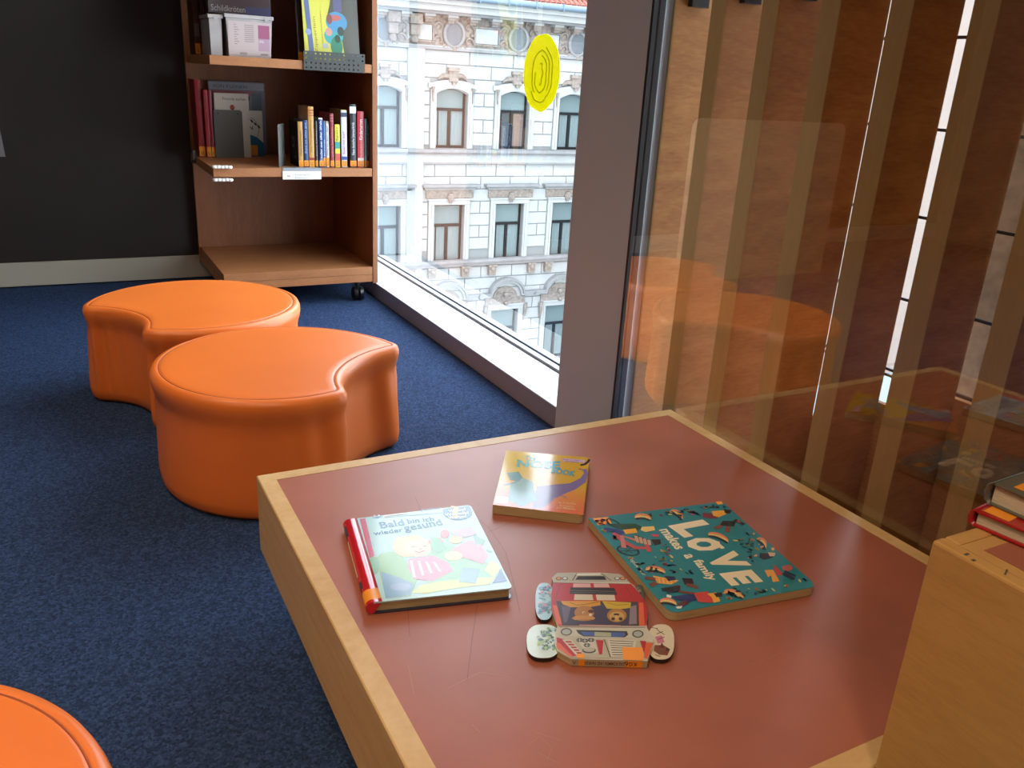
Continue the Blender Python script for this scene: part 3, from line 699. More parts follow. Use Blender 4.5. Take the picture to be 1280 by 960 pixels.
a.rect(.005, .285, .246, .316, pm('9a98a0')); a.rect(.0, .26, .21, .282, pm('a8565c')); a.rect(.19, .16, .235, .275, pm('5b6a72')); a.ell(.17, .25, .012, .014, pm('4a2a30')); a.text('VON KLEINEN', .02, .293, .15, .014, pm('5a5660')); a.build('cover_print', r)
r, a = front_book('white picture book with small red emblem, face out behind the bookend', .653, .800, .5985, .873, 4.05, 'cfc8b8', grp=G2)
a.text('Freunde suchen', .035, .245, .10, .013, pm('6a3a2a')); a.ell(.075, .215, .010, .012, pm('9a3a28')); a.ell(.075, .203, .004, .006, pm('5a2a20')); a.build('cover_print', r)
r, a = front_book('white and blue picture book with orange label, face out right of the bookend', .740, .868, .5985, .800, 4.10, 'cfcabb', grp=G2)
a.poly([(0, 0), (.128, 0), (.128, .06), (.10, .085), (.06, .10), (.02, .105), (0, .10)], pm('1f6a92')); a.text('EN', .055, .118, .028, .016, pm('3a3a3a'), 0, .02)
a.rect(.05, .004, .10, .05, M_label); a.arc(.055, .12, .055, .002, -.6, 1.2, pm('6a6a60'))
for k in range(5): a.ell(.05+.015*k, .18-.012*k, .004, .009, pm('2a2a2a'), .7)
a.build('cover_print', r)
# upper shelf: books at far left, clear box, tilted magazines
G3 = 'books on the upper shelf'
shelf_book('worn brown spined book at left end of upper shelf', .582, .604, 1.0245, .36, 4.00, .15, '4a2c22', lab_h=.045, bands=[(.2, .34, '6a6058')], group=G3)
shelf_book('dark brown book, second on the upper shelf', .605, .622, 1.0245, .36, 3.94, .15, '3a2420', lab_h=.05, bands=[(.25, .36, '7a6a60')], group=G3)
shelf_book('narrow brown book with broad orange label on upper shelf', .623, .645, 1.0245, .34, 3.90, .15, '44301f', lab_h=.055, group=G3)
M_clear = mat('cloudy_clear_plastic', (0.42, 0.38, 0.36), .25, .6, var=.15, vscale=12)
def tray(name, label, x0, x1, y0, y1, z0, z1, paper):
    r = thing(name, label, 'box', ((x0+x1)/2, (y0+y1)/2, z0), 0, 'clear plastic boxes on the upper shelf'); w, d, h = (x1-x0)/2, (y1-y0)/2, z1-z0
    def rr(k, zz): return [(w*k, -d*k, zz), (w*k, d*k, zz), (-w*k, d*k, zz), (-w*k, -d*k, zz)]
    q = MB(); q.rings([rr(.92, 0), rr(1, h-.014)], M_clear, smooth=False); q.build('tub', r)
    q = MB(); q.box((-w-.006, -d-.006, h-.0138), (w+.006, d+.006, h), M_clear, .002); q.box((w-.03, -d-.008, h-.018), (w-.014, -d-.0058, h-.006), M_clear); q.build('lid', r)
    if paper:
        t = math.atan2(d*.08, h-.014)
        a = Art((-w*.93, -d*.925-.0012, .006), (1, 0, 0), (0, -math.sin(t), math.cos(t)))
        pw = w*1.86; ph = h-.03
        a.rect(0, 0, pw, ph, pm('b8a6a2', .4)); a.rect(pw*.70, ph*.52, pw*.97, ph*.92, pm('96526e', .4)); a.rect(pw*.70, ph*.15, pw*.97, ph*.52, pm('a88a98', .4))
        for k in range(9): a.rect(pw*.14, ph*(.88-.07*k), pw*(.14+.13*((k*7)%5+3)/8), ph*(.90-.07*k), pm('8a7a78'))
        for k in range(9): a.rect(pw*.38, ph*(.88-.06*k), pw*(.60), ph*(.91-.06*k), pm('9a8c88'))
        for k in range(14): a.rect(pw*(.26+.012*k), ph*.02, pw*(.265+.012*k), ph*.09, pm('4a3c3c')); 
        for k in range(12): a.rect(pw*(.75+.015*k), ph*.02, pw*(.757+.015*k), ph*.08, pm('4a3c3c'))
        a.text('SPIEL', pw*.72, ph*.40, pw*.12, ph*.07, pm('e0d0d8')); a.build('paper_insert', r)
    return r
tray('plastic_box', 'clear plastic box with printed pink paper insert on upper shelf', .650, .826, 3.645, 3.90, 1.0245, 1.178, True)
tray('plastic_box', 'empty looking cloudy plastic box behind the box with pink insert', .590, .636, 3.66, 3.86, 1.0245, 1.172, False)
r, a = front_book('dark game box standing on the clear plastic box with pale lettering', .600, .840, 1.181, 1.33, 3.72, '3b2a2a', .05, 0, G3)
a.text('Schildkr\u00f6ten', .01, .008, .13, .022, pm('8a8078')); a.rect(.14, .0, .24, .03, pm('34304a')); a.build('cover_print', r)
ln = math.radians(9)
r, a = front_book('yellow magazine with striped pole picture behind the perforated strip', .958, 1.190, 1.0270, 1.330, 3.655, 'c9c34a', .006, ln, G3)
a.poly([(.020, 0), (.040, 0), (.025, .304), (.005, .304)], pm('5a6690')); a.ell(.020, .11, .012, .012, pm('8a96b8'))
a.ell(.055, .28, .022, .035, pm('4c7a50')); a.poly([(.13, .304), (.232, .304), (.232, 0), (.17, 0), (.16, .08), (.12, .10), (.10, .17), (.115, .22)], pm('4d4a3a'))
a.ell(.125, .10, .040, .035, pm('3f9a9c')); a.ell(.14, .155, .045, .04, pm('4a8ab0')); a.ell(.13, .17, .030, .012, pm('b06058'), .1); a.rect(.13, .195, .165, .25, pm('5a5678')); a.ell(.135, .06, .025, .04, pm('2f7a5a'))
a.ell(.105, .115, .014, .016, pm('c08a78')); a.ell(.155, .12, .014, .018, pm('2a3a30')); a.ell(.14, .09, .012, .016, pm('24402a')); a.rect(.075, .05, .10, .07, pm('a8a8a0')); a.ell(.11, .165, .012, .02, pm('7a4a40'))
a.text('Zipperlein', .058, .03, .14, .014, pm('9a7a30'), math.pi/2*1.02); a.text('Geschichten', .080, .07, .12, .006, pm('9a7a30'), math.pi/2*1.02); a.build('cover_print', r)
r, a = front_book('dark brown magazine standing behind the yellow magazine', .942, 1.150, 1.0270, 1.332, 3.70, '3a2820', .010, ln*.9, G3); a.rect(.0, .0, .02, .03, M_label); a.build('cover_print', r)
r, a = front_book('black folder behind magazines at the right of the upper shelf', 1.10, 1.205, 1.0270, 1.335, 3.72, '24231f', .008, ln*.8, G3); a.rect(.06, 0, .062, .3, pm('55554c')); a.build('cover_print', r)

# paper on dark wall at the left edge of the view
q = MB(); q.add([(-.46, YB-.0012, .573), (-.182, YB-.0012, .570), (-.200, YB-.0012, .90), (-.47, YB-.0012, .90), (-.46, YB-.0004, .573), (-.182, YB-.0004, .570), (-.200, YB-.0004, .90), (-.47, YB-.0004, .90)],
                [(0,1,2,3), (7,6,5,4), (0,4,5,1), (1,5,6,2), (2,6,7,3), (3,7,4,0)], mat('grey_paper', (0.20, 0.18, 0.18), .6))
tag(q.build('poster', shift=(-.33, YB-.001, .573)), 'grey sheet of paper on the dark wall at the left edge', 'poster')

# ------------------------------------------------------------------ orange stools with a circular bite
def stool_outline(c, r, h1, h2, N=180):
    """circle of centre c with a concave bite between points h1 and h2 (counter-clockwise from h1 to h2 is the bite)"""
    c = Vector(c); h1 = Vector(h1); h2 = Vector(h2)
    a1 = math.atan2(h1.y-c.y, h1.x-c.x); a2 = math.atan2(h2.y-c.y, h2.x-c.x)
    while a1 < a2: a1 += 2*math.pi
    # big arc from h2 around (ccw) to h1 ... bite from h1 back to h2
    mid = (h1+h2)/2; ch = (h2-h1); n = Vector((-ch.y, ch.x)).normalized()
    if (c-mid).dot(n) < 0: n = -n
    sag = .068; hl = ch.length/2; rb = (hl*hl+sag*sag)/(2*sag); cb = mid - n*(rb-sag)
    return c, a1, a2, cb, rb
def smooth_closed(pts, it):
    for _ in range(it):
        n = len(pts); pts = [(pts[i-1] + pts[i]*2 + pts[(i+1)%n])/4 for i in range(n)]
    return pts
def resample(pts, N):
    n = len(pts); L = [0]
    for i in range(n): L.append(L[-1] + (pts[(i+1)%n]-pts[i]).length)
    out = []; j = 0
    for k in range(N):
        t = L[-1]*k/N
        while L[j+1] < t: j += 1
        f = (t-L[j])/max(1e-9, L[j+1]-L[j]); out.append(pts[j].lerp(pts[(j+1)%n], f))
    return out
def make_stool(label, c, r, h1, h2, height=.302, seed=1):
    c = Vector(c); h1 = Vector(h1); h2 = Vector(h2)
    A1 = math.atan2(h1.y-c.y, h1.x-c.x); A2 = math.atan2(h2.y-c.y, h2.x-c.x)
    r1, r2 = (h1-c).length, (h2-c).length
    if A2 < A1: A2 += 2*math.pi          # bite spans A1..A2 (ccw)
    pts = []
    span = 2*math.pi - (A2-A1)
    for i in range(120):
        t = i/119; ang = A2 + span*t
        rr = r + (r2-r)*max(0, 1-t/.25)**2 + (r1-r)*max(0, 1-(1-t)/.25)**2
        pts.append(c + Vector((math.cos(ang), math.sin(ang)))*rr)
    mid = (h1+h2)/2; n = (c-mid).normalized(); hl = (h2-h1).length/2; sag = .066
    for i in range(1, 40):
        t = i/40; s = 2*t-1
        pts.append(h1.lerp(h2, t) + n*sag*(1-abs(s)**2.2))
    pts = resample(pts, 220); pts = smooth_closed(pts, 7); pts = resample(pts, 200)
    cx = Vector((sum(p.x for p in pts)/200, sum(p.y for p in pts)/200))
    nrm = []
    for i in range(200):
        d = pts[(i+2)%200]-pts[i-2]; nn = Vector((d.y, -d.x)).normalized(); nrm.append(nn)
    s0 = sum((pts[i]-cx).dot(nrm[i]) for i in range(200))
    if s0 < 0: nrm = [-k for k in nrm]
    def near(i):  # closeness to a horn
        return max(math.exp(-((pts[i]-h1).length/.09)**2), math.exp(-((pts[i]-h2).length/.09)**2))
    def ring(off, z, wob=0, bite_sag=0):
        o = []
        for i, p in enumerate(pts):
            w = noise.noise(Vector((p.x*9+seed*3, p.y*9, z*2.5+seed)))*wob
            f = near(i)
            w += f*wob*2.4*math.sin((p.x-p.y)*95 + z*6)*.5
            q2 = p + nrm[i]*(off + w); o.append((q2.x-cx.x, q2.y-cx.y, z))
        return o
    r_ = thing('orange_stool', label, 'stool', (cx.x, cx.y, 0), 0, 'orange leatherette stools with a rounded bite')
    H = height
    q = MB(); q.rings([ring(-.016, 0.001), ring(-.004, .004), ring(.004, .016, .003), ring(.006, .04, .005), ring(.004, .085, .006), ring(.001, .14, .007), ring(-.001, H-.10, .008), ring(-.002, H-.075, .007), ring(.001, H-.058, .004), ring(.006, H-.042, .003), ring(.0085, H-.028, .002), ring(.0085, H-.015, .001), ring(.004, H-.004, .0005), ring(-.006, H, 0), ring(-.0095, H-.0003, 0), ring(-.012, H-.0022)], M_orange, True, True); q.build('side_cover', r_)
    q = MB(); top = []
    for off, z in ((-.0125, H-.0022), (-.0145, H+.0002), (-.018, H+.0010), (-.024, H+.0018), (-.032, H+.0022)): top.append(ring(off, z))
    q.rings(top, M_orange, False, True); q.build('top_cover', r_)
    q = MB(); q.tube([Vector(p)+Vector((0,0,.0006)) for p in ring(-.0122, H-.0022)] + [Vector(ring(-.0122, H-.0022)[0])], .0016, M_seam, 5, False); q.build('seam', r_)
    return r_
make_stool('orange stool nearest the table with its bite facing the window', (.448, 2.045), .297, (.535, 1.775), (.775, 2.060), seed=1)
make_stool('orange stool farthest back near the shelf, bite facing left', (.340, 2.665), .300, (.025, 2.700), (.165, 2.405), seed=5)
make_stool('orange stool cut off by the bottom left corner of the picture', (-.325, .745), .303, (-.62, .70), (-.50, .47), seed=9)

# ------------------------------------------------------------------ low table
TZ = .2865; TX0, TX1, TY0, TY1 = .264, 1.222, .454, 1.441
tb = thing('low_table', 'low square play table with red brown linoleum top and pale wooden border', 'table', ((TX0+TX1)/2, (TY0+TY1)/2, 0))
cx, cy = (TX0+TX1)/2, (TY0+TY1)/2; hx, hy = (TX1-TX0)/2, (TY1-TY0)/2; BW = .030
q = MB(); q.box((-hx+BW, -hy+BW, TZ-.02), (hx-BW, hy-BW, TZ-.0006), M_lino); q.build('tabletop', tb)
# scratches
M_scr = mat('scratch_dark', (0.15, 0.045, 0.03), .5); M_scr2 = mat('scratch_pale', (0.42, 0.19, 0.13), .5)
a = Art((-cx, -cy, TZ-.0006), (1,0,0), (0,1,0), .00002); a.h = .00005
def zl(pts, w, mt): a.line([tuple(PZ(x, y, TZ)[:2]) for x, y in pts], w, mt)
for pts in (((519,621),(527,640),(531,650)), ((600,650),(612,660),(632,690),(640,720),(650,765)), ((610,665),(640,652),(668,640)), ((598,745),(590,800),(584,850)), ((510,760),(512,795)), ((628,570),(640,590),(655,606))): zl(pts, .0006, M_scr)
for pts in (((560,860),(600,840),(640,846)), ((590,905),(600,915)), ((510,830),(518,870)), ((660,930),(675,920),(690,935),(684,950)), ((670,915),(700,925)), ((672,940),(700,955)), ((940,830),(980,815)), ((1000,770),(1030,790)), ((470,700),(480,740))): zl(pts, .0007, M_scr2)
sc_ = a.build('scratches', tb); sc_['kind'] = 'stuff'
def frame_piece(name, pts):
    """mitred border piece with softly rounded top edges"""
    q = MB(); q.prism(pts, TZ-.155, TZ-.0015, M_beech); 
    n = len(pts); gx = sum(p[0] for p in pts)/n; gy = sum(p[1] for p in pts)/n
    ins = [(p[0]+(gx-p[0])*.0+(-.002 if p[0] > hx-.001 else .002 if p[0] < -hx+.001 else 0), p[1]+(-.002 if p[1] > hy-.001 else .002 if p[1] < -hy+.001 else 0)) for p in pts]
    A = sum(pts[i][0]*pts[(i+1)%n][1]-pts[(i+1)%n][0]*pts[i][1] for i in range(n))
    if A < 0: pts = pts[::-1]; ins = ins[::-1]
    v = [(p[0], p[1], TZ-.0015) for p in pts] + [(p[0], p[1], TZ) for p in ins]
    q.add(v, [(i, (i+1)%n, n+(i+1)%n, n+i) for i in range(n)] + [tuple(range(n, 2*n))], M_beech); return q.build(name, tb)
i_, e = BW, .0002
frame_piece('border', [(-hx, -hy+e), (-hx+i_, -hy+i_+e), (-hx+i_, hy-i_-e), (-hx, hy-e)])
frame_piece('border', [(hx, -hy+e), (hx, hy-e), (hx-i_, hy-i_-e), (hx-i_, -hy+i_+e)])
frame_piece('border', [(-hx+e, hy), (-hx+i_+e, hy-i_), (hx-i_-e, hy-i_), (hx-e, hy)])
frame_piece('border', [(-hx+e, -hy), (hx-e, -hy), (hx-i_-e, -hy+i_), (-hx+i_+e, -hy+i_)])
q = MB(); q.box((-hx+.14, -hy+.14, 0), (hx-.14, hy-.14, TZ-.0205), M_black); q.build('plinth', tb)

# ------------------------------------------------------------------ taller box at the right with two books on it
KX0, KX1, KY1, KY0, KZ = .741, 1.222, .450, -.20, .585
kb = thing('box_table', 'tall pale wooden box table at the right edge with two books on it', 'box table', (KX0, KY0, 0))
w, d = KX1-KX0, KY1-KY0
q = MB(); q.box((0, 0, .02), (.018, d, KZ), M_beechx, .003); q.build('side_panel', kb)
q = MB(); q.box((w-.018, 0, .02), (w, d, KZ), M_beechx, .003); q.build('side_panel', kb)
q = MB(); q.box((.0182, d-.018, .02), (w-.0182, d, KZ), M_beechx, .003); q.build('end_panel', kb)
q = MB(); q.box((.0182, 0, .02), (w-.0182, .018, KZ), M_beechx, .003); q.build('end_panel', kb)
q = MB(); q.box((.0182, .0182, KZ-.03), (w-.0182, d-.0182, KZ-.0012), M_beechx); 
q.build('top_border', kb)
q = MB(); q.box((.034, .034, KZ-.0011), (w-.034, d-.034, KZ-.0004), M_lino); q.build('linoleum_top', kb)
q = MB(); q.box((.02, .02, 0), (w-.02, d-.02, .0198), M_black); q.build('plinth', kb)
M_chip = mat('chipped_edge', (0.10, 0.07, 0.04), .8)
a = Art((-KX0, -KY0, KZ), (1,0,0), (0,1,0)); 
for pts, ww in ((((1206,694),(1211,692)), .003), (((1215,701),(1219,700)), .003), (((1256,719),(1259,712)), .0018)): a.line([tuple(PZ(x, y, KZ)[:2]) for x, y in pts], ww, M_chip)
a.build('chips', kb)

def case_book(name, label, p, ang, L, Wd, t, cover, group=None, lbl=True, zb=0):
    """hardback lying flat; local x along spine direction (length L), y from spine to fore edge (Wd)"""
    r = thing(name, label, 'book', p, ang, group)
    return r
zt = KZ
def flat_book(label, corner, du, L, Wd, t, zb, cover, grp, extra=None, band=None):
    u = Vector((du[0], du[1], 0)).normalized(); ang = math.atan2(u.y, u.x)
    r = thing('book', label, 'book', (corner[0], corner[1], zb), ang, grp); mc = pm(cover)
    # spine is the side y=0 .. local x along spine
    q = MB(); q.box((0, -Wd, 0), (L, 0, .0025), mc, .0008); q.box((0, -Wd, t-.0025), (L, 0, t), mc, .0008)
    prof = [(0, 0), (.006, t*.15), (.0075, t*.5), (.006, t*.85), (0, t)]
    v = [(x, py, pz) for x in (0, L) for py, pz in prof] + [(x, py-.0025, pz) for x in (0, L) for py, pz in prof]
    f = [(i, 5+i, 6+i, i+1) for i in range(4)] + [(10+i, 11+i, 16+i, 15+i) for i in range(4)] + [(i, i+1, 11+i, 10+i) for i in range(4)] + [(5+i, 15+i, 16+i, 6+i) for i in range(4)]
    q.add(v, f, mc, True); q.build('cover', r)
    q = MB(); q.box((.004, -Wd+.004, .0027), (L-.004, -.0008, t-.0027), M_pages); q.build('page_block', r)
    return r
# lower red and white book, upper grey book: page edges face the viewer's side
c1 = PZ(1216, 664, KZ+.006); c2 = PZ(1228, 640, KZ+.035)
bu = flat_book('red and white hardback at the bottom of the pair on the tall box', (.800, .447), (-.62, -.95), .19, .26, .018, KZ+.0005, 'a8141c', 'books on the tall wooden box')
bu.location = (.808, .452, KZ+.0005)
bu.rotation_euler = (0, 0, math.radians(8))
bv = flat_book('grey hardback with orange label lying on the red and white book', (.812, .452), (-.62, -.95), .20, .26, .025, KZ+.019, '5f5d50', 'books on the tall wooden box')
bv.location = (.832, .456, KZ+.0190)
bv.rotation_euler = (0, 0, math.radians(4))
def local_art(root, zl_):
    a = Art((0, 0, zl_)); return a
a = Art((0, 0, .018)); a.rect(.045, -.25, .185, -.01, pm('d8d2c4')); a.rect(.005, -.03, .03, -.004, M_label); a.build('cover_print', bu)
a = Art((0, 0, .025)); a.rect(.01, -.055, .04, -.015, M_label); a.ell(.09, -.02, .03, .012, pm('15171a')); a.ell(.13, -.05, .03, .02, pm('2a3034')); a.build('cover_print', bv)

# ------------------------------------------------------------------ flat books on the table
def board_shape(corners, rad, segs=5, rounds=(0,1,2,3)):
    pts = []; n = len(corners)
    for i, p in enumerate(corners):
        p = Vector(p); a_ = (Vector(corners[i-1])-p).normalized(); b_ = (Vector(corners[(i+1)%n])-p).normalized()
        if i in rounds:
            for k in range(segs+1):
                t = k/segs; pts.append(tuple((p + a_*rad*(1-t)**2 + b_*rad*t**2)))
        else: pts.append(tuple(p))
    return pts
def corners_px(px, z): return [PZ(x, y, z) for x, y in px]
def inv(q, px, z, root_loc):
    return [tuple((PZ(x, y, z) - root_loc)[:2]) for x, y in px]

# 1. LOVE board book
zc = TZ + .0148
K = corners_px(((735,648),(838,767),(1022,733),(903,627)), zc)  # text-left-bottom, right-bottom, right-top, left-top
base = Vector((sum(k.x for k in K)/4, sum(k.y for k in K)/4, TZ))
lv = thing('love_book', 'teal board book with large cream letters LOVE makes a family', 'book', base)
loc = [tuple((k-base)[:2]) for k in K]
shp = board_shape(loc, .016, rounds=(1, 2))
teal = pm('1f7f89', .32, .2)
q = MB(); q.prism(shp, .0006, .0142, M_board); q.build('board_pages', lv)
q = MB(); q.prism(shp, .0143, .0148, teal); q.build('front_cover', lv)
c4 = [Vector(l) for l in loc]
def PQ(u, v):  # bilinear on LOVE cover, u along text, v up
    return (c4[0]*(1-u)*(1-v) + c4[1]*u*(1-v) + c4[2]*u*v + c4[3]*(1-u)*v)
class QArt(Art):
    """print laid out in 0..1 coordinates of a slightly skewed cover quad"""
    def __init__(s, c, z): super().__init__((0,0,z)); s.c = [Vector(k) for k in c]; s.h = .0002
    def P(s, u, v):
        c = s.c; p = c[0]*(1-u)*(1-v) + c[1]*u*(1-v) + c[2]*u*v + c[3]*(1-u)*v
        return Vector((p.x, p.y, s.o.z + s.h))
a = QArt(loc, .0148)
cream = pm('ead9b4', .4, .1)
# px -> cover coordinates helper (inverse bilinear by projection, cover nearly a parallelogram)
eu = (c4[1]-c4[0]); ev = (c4[3]-c4[0])
def uv(x, y):
    p = PZ(x, y, zc); d = Vector((p.x-base.x, p.y-base.y)) - c4[0]; det = eu.x*ev.y-eu.y*ev.x
    return ((d.x*ev.y-d.y*ev.x)/det, (eu.x*d.y-eu.y*d.x)/det)
def upx(pts): return [uv(x, y) for x, y in pts]
def Z3(x, y): return (720 + x/4, 610 + y/4)   # coordinates read off an enlarged view
def lp(pts, c): a.poly(upx([Z3(*p) for p in pts]), c if not isinstance(c, str) else pm(c, .32, .2))
def ll(pts, w, c): a.line(upx([Z3(*p) for p in pts]), w, pm(c, .32, .2))
def ringpoly(cx, cy, rx, ry, rot, w, c, n=22):
    pts = [(cx + rx*math.cos(t)*math.cos(rot) - ry*math.sin(t)*math.sin(rot), cy + rx*math.cos(t)*math.sin(rot) + ry*math.sin(t)*math.cos(rot)) for t in [2*math.pi*i/n for i in range(n+1)]]
    a.line(upx([Z3(*p) for p in pts]), w, c)
def qtext(st, bl, ue, ve, c, bold=.03):
    vs, fs = text_geo(st, bold); P_ = []
    for x, y in vs:
        u, v = uv(*Z3(bl[0] + ue[0]*x + ve[0]*y, bl[1] + ue[1]*x + ve[1]*y)); P_.append(a.P(u, v))
    a.add(P_, fs, c); a.up()
qtext('L', (462,190), (86,60), (176,-32), cream, .06)
qtext('O', (526,264), (85,62), (160,-24), cream, .07)
qtext('V', (638,342), (96,76), (164,-28), cream, .06)
qtext('E', (728,430), (66,62), (168,-20), cream, .06)
ll([(690,262),(715,278),(748,304)], .03, 'ead9b4')
qtext('makes', (416,210), (88,100), (58,-9), cream); qtext('a', (541,336), (18,20), (42,-6), cream); qtext('family', (578,366), (86,102), (62,-9), cream)
qtext('Sophie Beer', (256,350), (74,90), (26,-4), cream, .0)
a.poly(upx([Z3(*p) for p in ((82,152),(160,145),(180,178),(110,187))]), M_label)
a.poly(upx([Z3(*p) for p in ((698,70),(725,66),(738,80),(710,84))]), M_label)
# rainbows
for cx, cy, sx_, rot in ((335,150,34,.1),(502,135,30,.55),(720,250,48,.35),(942,280,26,.9),(400,415,42,.15),(805,535,44,.3),(462,575,34,.15)):
    for k, (cc, dr) in enumerate((('e8875a', 0), ('e8c27a', 8), ('26323e', 16))):
        pts = [(cx + (sx_)*math.cos(t)*math.cos(rot) - (18-dr*.6)*math.sin(t)*math.sin(rot)*-1, cy + dr*.7 - (18-dr*.6)*math.sin(t) + sx_*math.cos(t)*math.sin(rot)) for t in [math.pi*i/8 for i in range(9)]]
        ll(pts, .022, cc)
# bicycle group
ringpoly(262, 314, 55, 22, .2, .012, pm('20242a')); ringpoly(190, 178, 40, 14, .5, .012, pm('20242a'))
for t in (0, 1, 2, 3): ll([(262-45*math.cos(t), 314-18*math.sin(t)), (262+45*math.cos(t), 314+18*math.sin(t))], .005, '3a3f46')
ll([(190,225),(240,270),(300,300),(365,300),(330,260)], .035, 'c04a50'); ll([(240,300),(230,240),(300,262)], .03, 'c87a7a')
ll([(140,208),(200,215),(235,230)], .05, '2b3a80'); lp([(165,180),(300,180),(340,198),(300,215),(210,205)], '1f4a3a'); lp([(235,210),(300,203),(310,225),(250,232)], 'e8a83a')
lp([(330,196),(392,192),(398,212),(350,222),(325,212)], 'e8c878'); lp([(285,245),(300,235),(370,262),(385,285),(330,280)], '2a2228')
for k in range(4): ll([(300+k*22,240+k*7),(312+k*20,275+k*4)], .02, 'c8a088')
lp([(378,258),(425,258),(430,280),(395,288)], '2a1c1c'); ll([(360,300),(372,320)], .03, 'c04a50'); lp([(380,232),(420,234),(415,246),(385,244)], 'c84a60')
# top right family
lp([(635,125),(680,130),(740,140),(700,155),(640,150)], '7a2430'); lp([(680,118),(750,112),(760,130),(720,148),(690,140)], 'e8a83a'); lp([(740,108),(782,112),(775,130),(750,128)], '20161a')
lp([(740,165),(808,168),(800,195),(725,190)], '1c2a24'); ll([(735,190),(705,205)], .03, '8a4a38'); ll([(770,195),(765,222)], .03, '8a4a38'); ll([(800,160),(850,185)], .035, '201a20'); lp([(815,160),(835,165),(830,178),(812,172)], '8a4a38')
# right figures
lp([(940,328),(985,330),(1010,350),(960,362),(935,350)], '22222c'); lp([(980,325),(1020,328),(1015,345),(990,345)], 'd8b090'); lp([(995,302),(1012,302),(1015,316),(1000,316)], 'e8b060')
lp([(965,415),(1010,412),(1045,470),(1010,475),(1000,440),(985,452)], 'e8a440'); lp([(1010,385),(1040,410),(1070,440),(1030,440),(1015,410)], 'b83a3a'); lp([(1055,395),(1100,388),(1118,408),(1090,420),(1060,412)], 'b8605a'); ll([(1060,430),(1100,450),(1120,462)], .035, '2a2f4a'); ll([(1070,420),(1130,445)], .02, '2a2f4a')
# bottom figures
lp([(385,440),(470,455),(520,465),(480,485),(410,478)], 'e8b060')
for k in range(5): ll([(405+k*22,448+k*3),(412+k*20,478)], .012, 'd89040')
ll([(345,450),(400,458)], .03, '7a4030'); ll([(375,490),(400,475)], .03, '7a4030'); lp([(445,442),(500,445),(505,462),(465,468)], '26264a'); lp([(535,452),(590,455),(598,480),(550,485)], '2a1c1c'); ll([(560,485),(620,500)], .03, '7a4030')
lp([(440,500),(520,488),(530,520),(460,530)], '20303a'); lp([(495,492),(530,490),(525,512),(500,510)], '3a2420'); ll([(430,510),(490,512)], .03, '1c1c20')
lp([(480,545),(600,530),(620,560),(560,575),(500,560)], '2b3468'); lp([(595,528),(670,520),(700,560),(690,578),(620,572)], 'c84038'); lp([(665,532),(715,525),(735,570),(700,578),(690,550)], 'e8a83a'); lp([(700,530),(742,525),(745,545),(715,550)], '2a1c1c'); ll([(520,590),(560,570)], .035, '5a3030'); ll([(520,520),(600,530)], .02, '7a4030')
lp([(500,596),(535,592),(530,604),(508,606)], 'e8e8e0'); lp([(455,535),(480,540),(478,552),(455,548)], 'e8e8e0')
# scattered leaves and dots
rr = random.Random(7); occ = [(462,150,945,495), (200,140,430,340), (340,430,760,610), (625,100,860,240), (930,300,1130,480), (255,200,560,460)]
cnt = 0
for _ in range(2600):
    u, v = rr.uniform(.03, .97), rr.uniform(.03, .97)
    p = c4[0] + eu*u + ev*v; w_ = Vector((p.x+base.x, p.y+base.y, zc)) - CAM
    X_ = 640 + FPX*w_.dot(R_)/w_.dot(F_); Y_ = 480 - FPX*w_.dot(U_)/w_.dot(F_); zx, zy = (X_-720)*4, (Y_-610)*4
    # text corridor
    xl = 400 + (zy-208)/1.08; line_ok = not (xl < zx < xl + 350 and 140 < zy < 505)
    if any(x0 < zx < x1 and y0 < zy < y1 for x0, y0, x1, y1 in occ[1:5]) or not line_ok: continue
    c_ = rr.choice(['0f4652', '0f4652', '123a48', '123a48', 'b0486a', 'b0486a', 'd8c070']) if zx < 640 else rr.choice(['102e3a', '102e3a', '123a48', 'd8c070', 'd89a70'])
    s_ = rr.uniform(.008, .02)
    a.ell(u, v, s_, s_*.45, pm(c_, .32, .2), rr.uniform(0, 3), 6, up=False); cnt += 1
    if rr.random() < .45: a.ell(u, v, s_, s_*.4, pm(c_, .32, .2), rr.uniform(0, 3), 6, up=False)
    if cnt > 150: break
a.build('cover_print', lv)

# 2. Bald bin ich wieder gesund
zc2 = TZ + .0195
K = corners_px(((467,753),(641,735),(588,631),(437,649)), zc2); base2 = Vector((sum(k.x for k in K)/4, sum(k.y for k in K)/4, TZ))
bb = thing('hardback_picture_book', 'pale picture book with red rounded spine titled Bald bin ich wieder gesund', 'book', base2)
loc = [tuple((k-base2)[:2]) for k in K]; c4b = [Vector(l) for l in loc]
sh2 = board_shape(loc, .008, rounds=(1, 2))
gloss = dict(rough=.16, coat=1.0)
def gm(h):
    nm = 'gloss_' + h
    if nm in MATS: return MATS[nm]
    return mat(nm, h, .13, .6, coat=.35)
q = MB(); q.prism(sh2, .0175, .0195, gm('a9d3d6')); q.build('front_cover', bb)
q = MB(); q.prism(sh2, .0003, .0022, gm('2a3048')); q.build('back_cover', bb)
ins = [tuple(Vector(p)*.965) for p in loc]
q = MB(); q.prism(ins, .0024, .0096, M_board); q.prism([tuple(Vector(p)*.99) for p in ins], .0100, .0173, M_board); q.build('page_block', bb)
